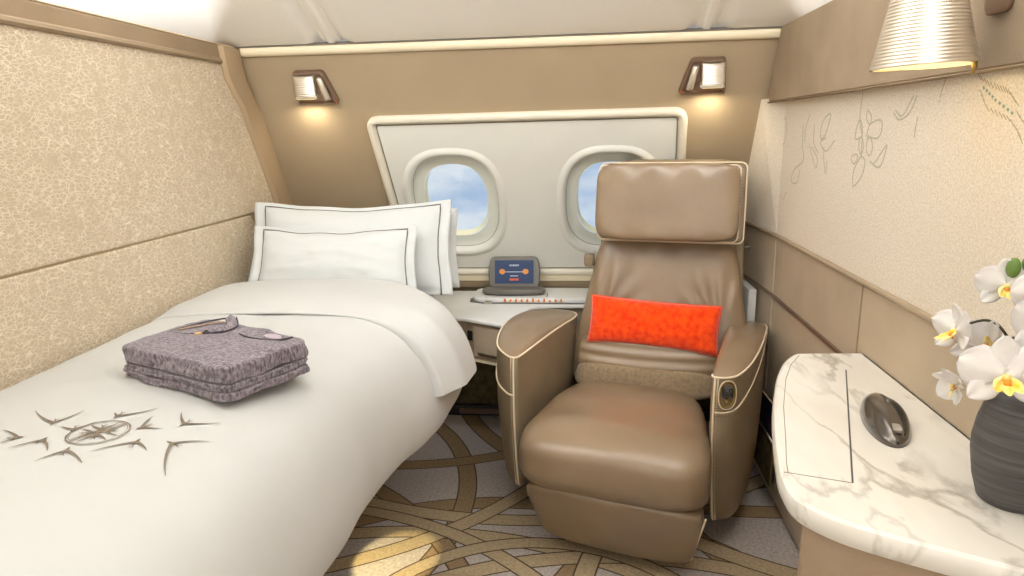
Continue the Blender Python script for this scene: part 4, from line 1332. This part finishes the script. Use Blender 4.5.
# literature pocket on the wall behind the console
lp = thing('wall_pocket', 'dark wall pocket with metal lip low on the right wall beside the console', 'pocket', (.613, 2.08, .2))
li = lp.location.copy()
bm = loft([[(x, y, z) for x, z in [(.607, .075), (.588, .09), (.588, .235), (.594, .24), (.594, .095), (.607, .09)]] for y in (1.93, 2.235)])
new_obj('pocket_front', shift(bm, li), M['brown_fabric'], lp, smooth=False)
bm = tube([(.588, 1.93, .24), (.588, 2.235, .24)], .004, 8)
new_obj('metal_lip', shift(bm, li), M['metal'], lp)
bm = shift(box((.588, 2.232, .075), (.612, 2.240, .24)), li)
new_obj('end_cap', bm, M['bronze'], lp, smooth=False)
bm = shift(loft([[(x, 1.955, .10), (x, 2.215, .10), (x, 2.205, .335), (x, 1.955, .345)] for x in (.597, .602)]), (.6, 2.08, .2))
mg = new_obj('magazine', bm, M['magazine'], None, smooth=False, bevel=.001); mg.location = (.6, 2.08, .2)
tag(mg, 'dark glossy magazine standing in the wall pocket', 'magazine')
bm = tube([(.5965, 1.955, .347), (.5965, 2.205, .337), (.5965, 2.215, .10)], .0016, 6)
new_obj('pale_edge', shift(bm, (.6, 2.08, .2)), M['screen_white'] if False else M['piping'], mg)

# coat hook
hk = thing('coat_hook', 'small silver hook on the right wall beside the headrest', 'hook', (XR - .028, 2.415, .735))
hk.location = (.600, 2.385, .772)
bm = lathe([(.0, 0), (.011, 0), (.011, .004), (.005, .006), (.004, .022), (.009, .024), (.009, .030), (.0, .031)], 18)
bmesh.ops.rotate(bm, verts=bm.verts, cent=(0, 0, 0), matrix=Matrix.Rotation(-pi / 2, 3, 'Y'))
new_obj('peg', bm, M['metal'], hk)

# ------------------------------------------------------------------ vase and orchids
VX, VY, VZ = .5655, .845, .7005
vs = lathe([(.0, .0), (.034, .0), (.037, .003), (.045, .03), (.0505, .065), (.0510, .085), (.048, .11), (.041, .137), (.035, .150), (.033, .154), (.030, .154), (.031, .148), (.038, .12), (.040, .08), (.02, .02), (0, .015)], 48, cap=False)
v = new_obj('vase', vs, M['vase'])
v.location = (VX, VY, VZ)
tag(v, 'matt black ribbed ceramic vase on the marble side console', 'vase')

orch = thing('orchid_spray', 'spray of white orchids with yellow lips standing in black vase', 'flowers', (VX, VY, VZ + .02))
OI = Vector(orch.location)
def petal_bm(bm, L_, W_, ang, cup_, mtx, notch=0.0):
    nu, nv = 10, 8
    def f(u, v):
        # u along, v across
        w = W_ * (sin(pi * min(1, (u * .93 + .05))) ** .62) * (.55 + .45 * sm(u * 1.6))
        x = (v - .5) * 2 * w / 2
        y = u * L_
        z = cup_ * (u * u) * L_ - .35 * (x * x) / max(W_, 1e-6) + .0012 * sin(v * 9 + ang * 3)
        q = Vector((x, y, z))
        q.rotate(Matrix.Rotation(ang, 3, 'Z'))
        return mtx @ q
    V = [[bm.verts.new(f(i / nu, j / nv)) for j in range(nv + 1)] for i in range(nu + 1)]
    for i in range(nu):
        for j in range(nv):
            bm.faces.new([V[i][j], V[i + 1][j], V[i + 1][j + 1], V[i][j + 1]])
def flower(pos, facing, roll, s, open_=1.0):
    """white moth orchid: three sepals, two broad petals, yellow lip"""
    f = Vector(facing).normalized()
    up = Vector((0, 0, 1)); x = up.cross(f)
    if x.length < .1: x = Vector((1, 0, 0))
    x.normalize(); y = f.cross(x)
    R = Matrix(((x.x, y.x, f.x), (x.y, y.y, f.y), (x.z, y.z, f.z))) @ Matrix.Rotation(roll, 3, 'Z')
    m = Matrix.Translation(Vector(pos) - OI) @ R.to_4x4()
    bm = bmesh.new()
    c = .25 + (1 - open_) * .9
    for a in (0, 2.2, -2.2): petal_bm(bm, s * .52, s * .36, a, c * .5, m @ Matrix.Translation((0, 0, -.002)))
    for a in (1.22, -1.22): petal_bm(bm, s * .56, s * .62, a, c * .45, m @ Matrix.Translation((0, 0, .001)))
    fl = new_obj('flower', bm, M['petal'], orch)
    md = fl.modifiers.new('thick', 'SOLIDIFY'); md.thickness = .0008
    bm = bmesh.new()
    for a in (2.5, -2.5, pi): petal_bm(bm, s * .24, s * .16, a, 1.1, m @ Matrix.Translation((0, 0, .003)))
    bmesh.ops.create_uvsphere(bm, u_segments=10, v_segments=8, radius=s * .05, matrix=m @ Matrix.Translation((0, -s * .02, s * .06)))
    lp_ = new_obj('lip', bm, M['petal_yellow'], fl)
    bm = bmesh.new()
    bmesh.ops.create_uvsphere(bm, u_segments=8, v_segments=6, radius=s * .045, matrix=m @ Matrix.Translation((0, -s * .10, s * .085)))
    bmesh.ops.create_uvsphere(bm, u_segments=8, v_segments=6, radius=s * .03, matrix=m @ Matrix.Translation((s * .05, -s * .14, s * .08)))
    new_obj('column', bm, M['orange_centre'], fl)
    return fl
FL = [((.530, .860, .990), (-.35, -.9, .1), .1, .064, .9), ((.556, .792, .952), (-.45, -.9, .05), -.1, .094, 1.0), ((.478, .860, .930), (-.98, -.1, .1), .2, .066, .75),
      ((.502, .790, .896), (-.4, -.9, .25), .1, .090, 1.0), ((.560, .775, .905), (-.2, -1, .1), .5, .085, 1.0), ((.490, .870, .852), (-.9, -.3, -.3), 1.2, .050, .5),
      ((.560, .83, .985), (-.1, -.9, .3), .3, .075, 1.0), ((.585, .80, .860), (.1, -1, .1), -.3, .08, 1.0), ((.52, .87, .905), (-.6, -.6, .2), 2.0, .07, .8), ((.59, .82, .94), (.2, -1, 0), .1, .08, 1)]
for p in FL: flower(*p)
def stem_to(p, name='stem'):
    q = Vector(p)
    pts = [(VX, VY, VZ + .02), (VX, VY, VZ + .15), (VX + (q.x - VX) * .3, VY + .01, VZ + .22), ((q.x + VX) / 2, (q.y + VY) / 2 + .02, max(q.z + .01, VZ + .2)), (q.x, q.y + .006, q.z)]
    return [Vector(t) - OI for t in spline(pts, 6)]
for i in (0, 1, 2, 3, 4, 6, 7, 9):
    new_obj('stem', tube(stem_to(FL[i][0]), .0018, 6), M['stem'], orch)
bm = bmesh.new()
for (x, y, z), r in [((.535, .86, 1.012), .010), ((.548, .855, 1.018), .008), ((.57, .86, 1.01), .009)]:
    bmesh.ops.create_uvsphere(bm, u_segments=12, v_segments=10, radius=r, matrix=Matrix.Translation(Vector((x, y, z)) - OI) @ Matrix.Diagonal((.8, .8, 1.3, 1)))
new_obj('bud', bm, M['green'], orch)

# ------------------------------------------------------------------ table lamp shade on its wall arm
LX, LY = .500, 1.075
lamp = thing('wall_lamp', 'ribbed silver cone lampshade on the right wall valance', 'lamp', (LX, LY, 1.27))
LI = Vector(lamp.location)
def shade_rings():
    rr = []
    H = .115
    for i in range(93):
        t = i / 92
        r = .0690 - .0265 * t
        r += .0011 * abs(sin(t * pi * 23))
        rr.append((r, t * H))
    return rr
prof = shade_rings()
inner = [(r - .004, z) for r, z in reversed(prof)]
bm = lathe(prof + inner, 56, (0, 0, 0), cap=False)
bmesh.ops.rotate(bm, verts=bm.verts, cent=(0, 0, 0), matrix=Matrix.Rotation(-.04, 3, 'Y'))
new_obj('lamp_shade', bm, M['silver'], lamp)
M['shade_lining'] = mat('cream_shade_lining', (246, 228, 180), .5)
bm = lathe([(.0640, .001), (.0635, .004), (.0385, .112), (.0, .113)], 48, cap=False)
new_obj('shade_lining', bm, M['shade_lining'], lamp)
bm = lathe([(.0, .030), (.012, .033), (.018, .045), (.016, .06), (.010, .08), (.010, .11)], 24, cap=False)
new_obj('bulb', bm, M['glow'], lamp)
bm = lathe([(.0385, .113), (.040, .117), (.040, .122), (.012, .126), (.010, .16), (.0, .162)], 32, cap=False)
new_obj('shade_cap', bm, M['metal'], lamp)
bm = tube(spline([(0, 0, .15), (.01, 0, .185), (.05, 0, .195), (.085, 0, .165), (.096, 0, .12)], 8), .006, 10)
new_obj('arm', bm, M['bronze'], lamp)
bm = sbox(.012, .06, .10, 6, 6, (.094, 0, .12))
new_obj('wall_plate', bm, M['bronze'], lamp)
bm = tube([(.052, -.035, .008), (.053, -.036, -.006), (.052, -.036, -.014)], .004, 8, radii=[.0045, .004, .0015])
new_obj('switch_pull', bm, M['brass'], lamp)
ld = bpy.data.lights.new('lamp_bulb_light', 'POINT'); ld.energy = .45; ld.color = (1, .84, .55); ld.shadow_soft_size = .02
lo = bpy.data.objects.new('lamp_bulb_light', ld); COL.objects.link(lo); lo.parent = lamp; lo.location = (0, 0, .02)

# courtesy light under the bed platform that washes the carpet
cl = thing('courtesy_light', 'small warm floor light under the edge of the bed', 'lamp', (-.62, 1.42, .378))
new_obj('light_housing', box((-.09, -.02, -.008), (.09, .02, .006)), M['metal'], cl, smooth=False)
ld = bpy.data.lights.new('floor_spot', 'SPOT'); ld.energy = 16; ld.color = (1, .85, .45); ld.spot_size = .58; ld.spot_blend = .25; ld.shadow_soft_size = .01
lo = bpy.data.objects.new('floor_spot', ld); COL.objects.link(lo); lo.parent = cl; lo.location = (0, 0, -.02)
lo.rotation_euler = (Vector((-.535, 1.60, 0)) - Vector((-.62, 1.42, .358))).to_track_quat('-Z', 'Y').to_euler()
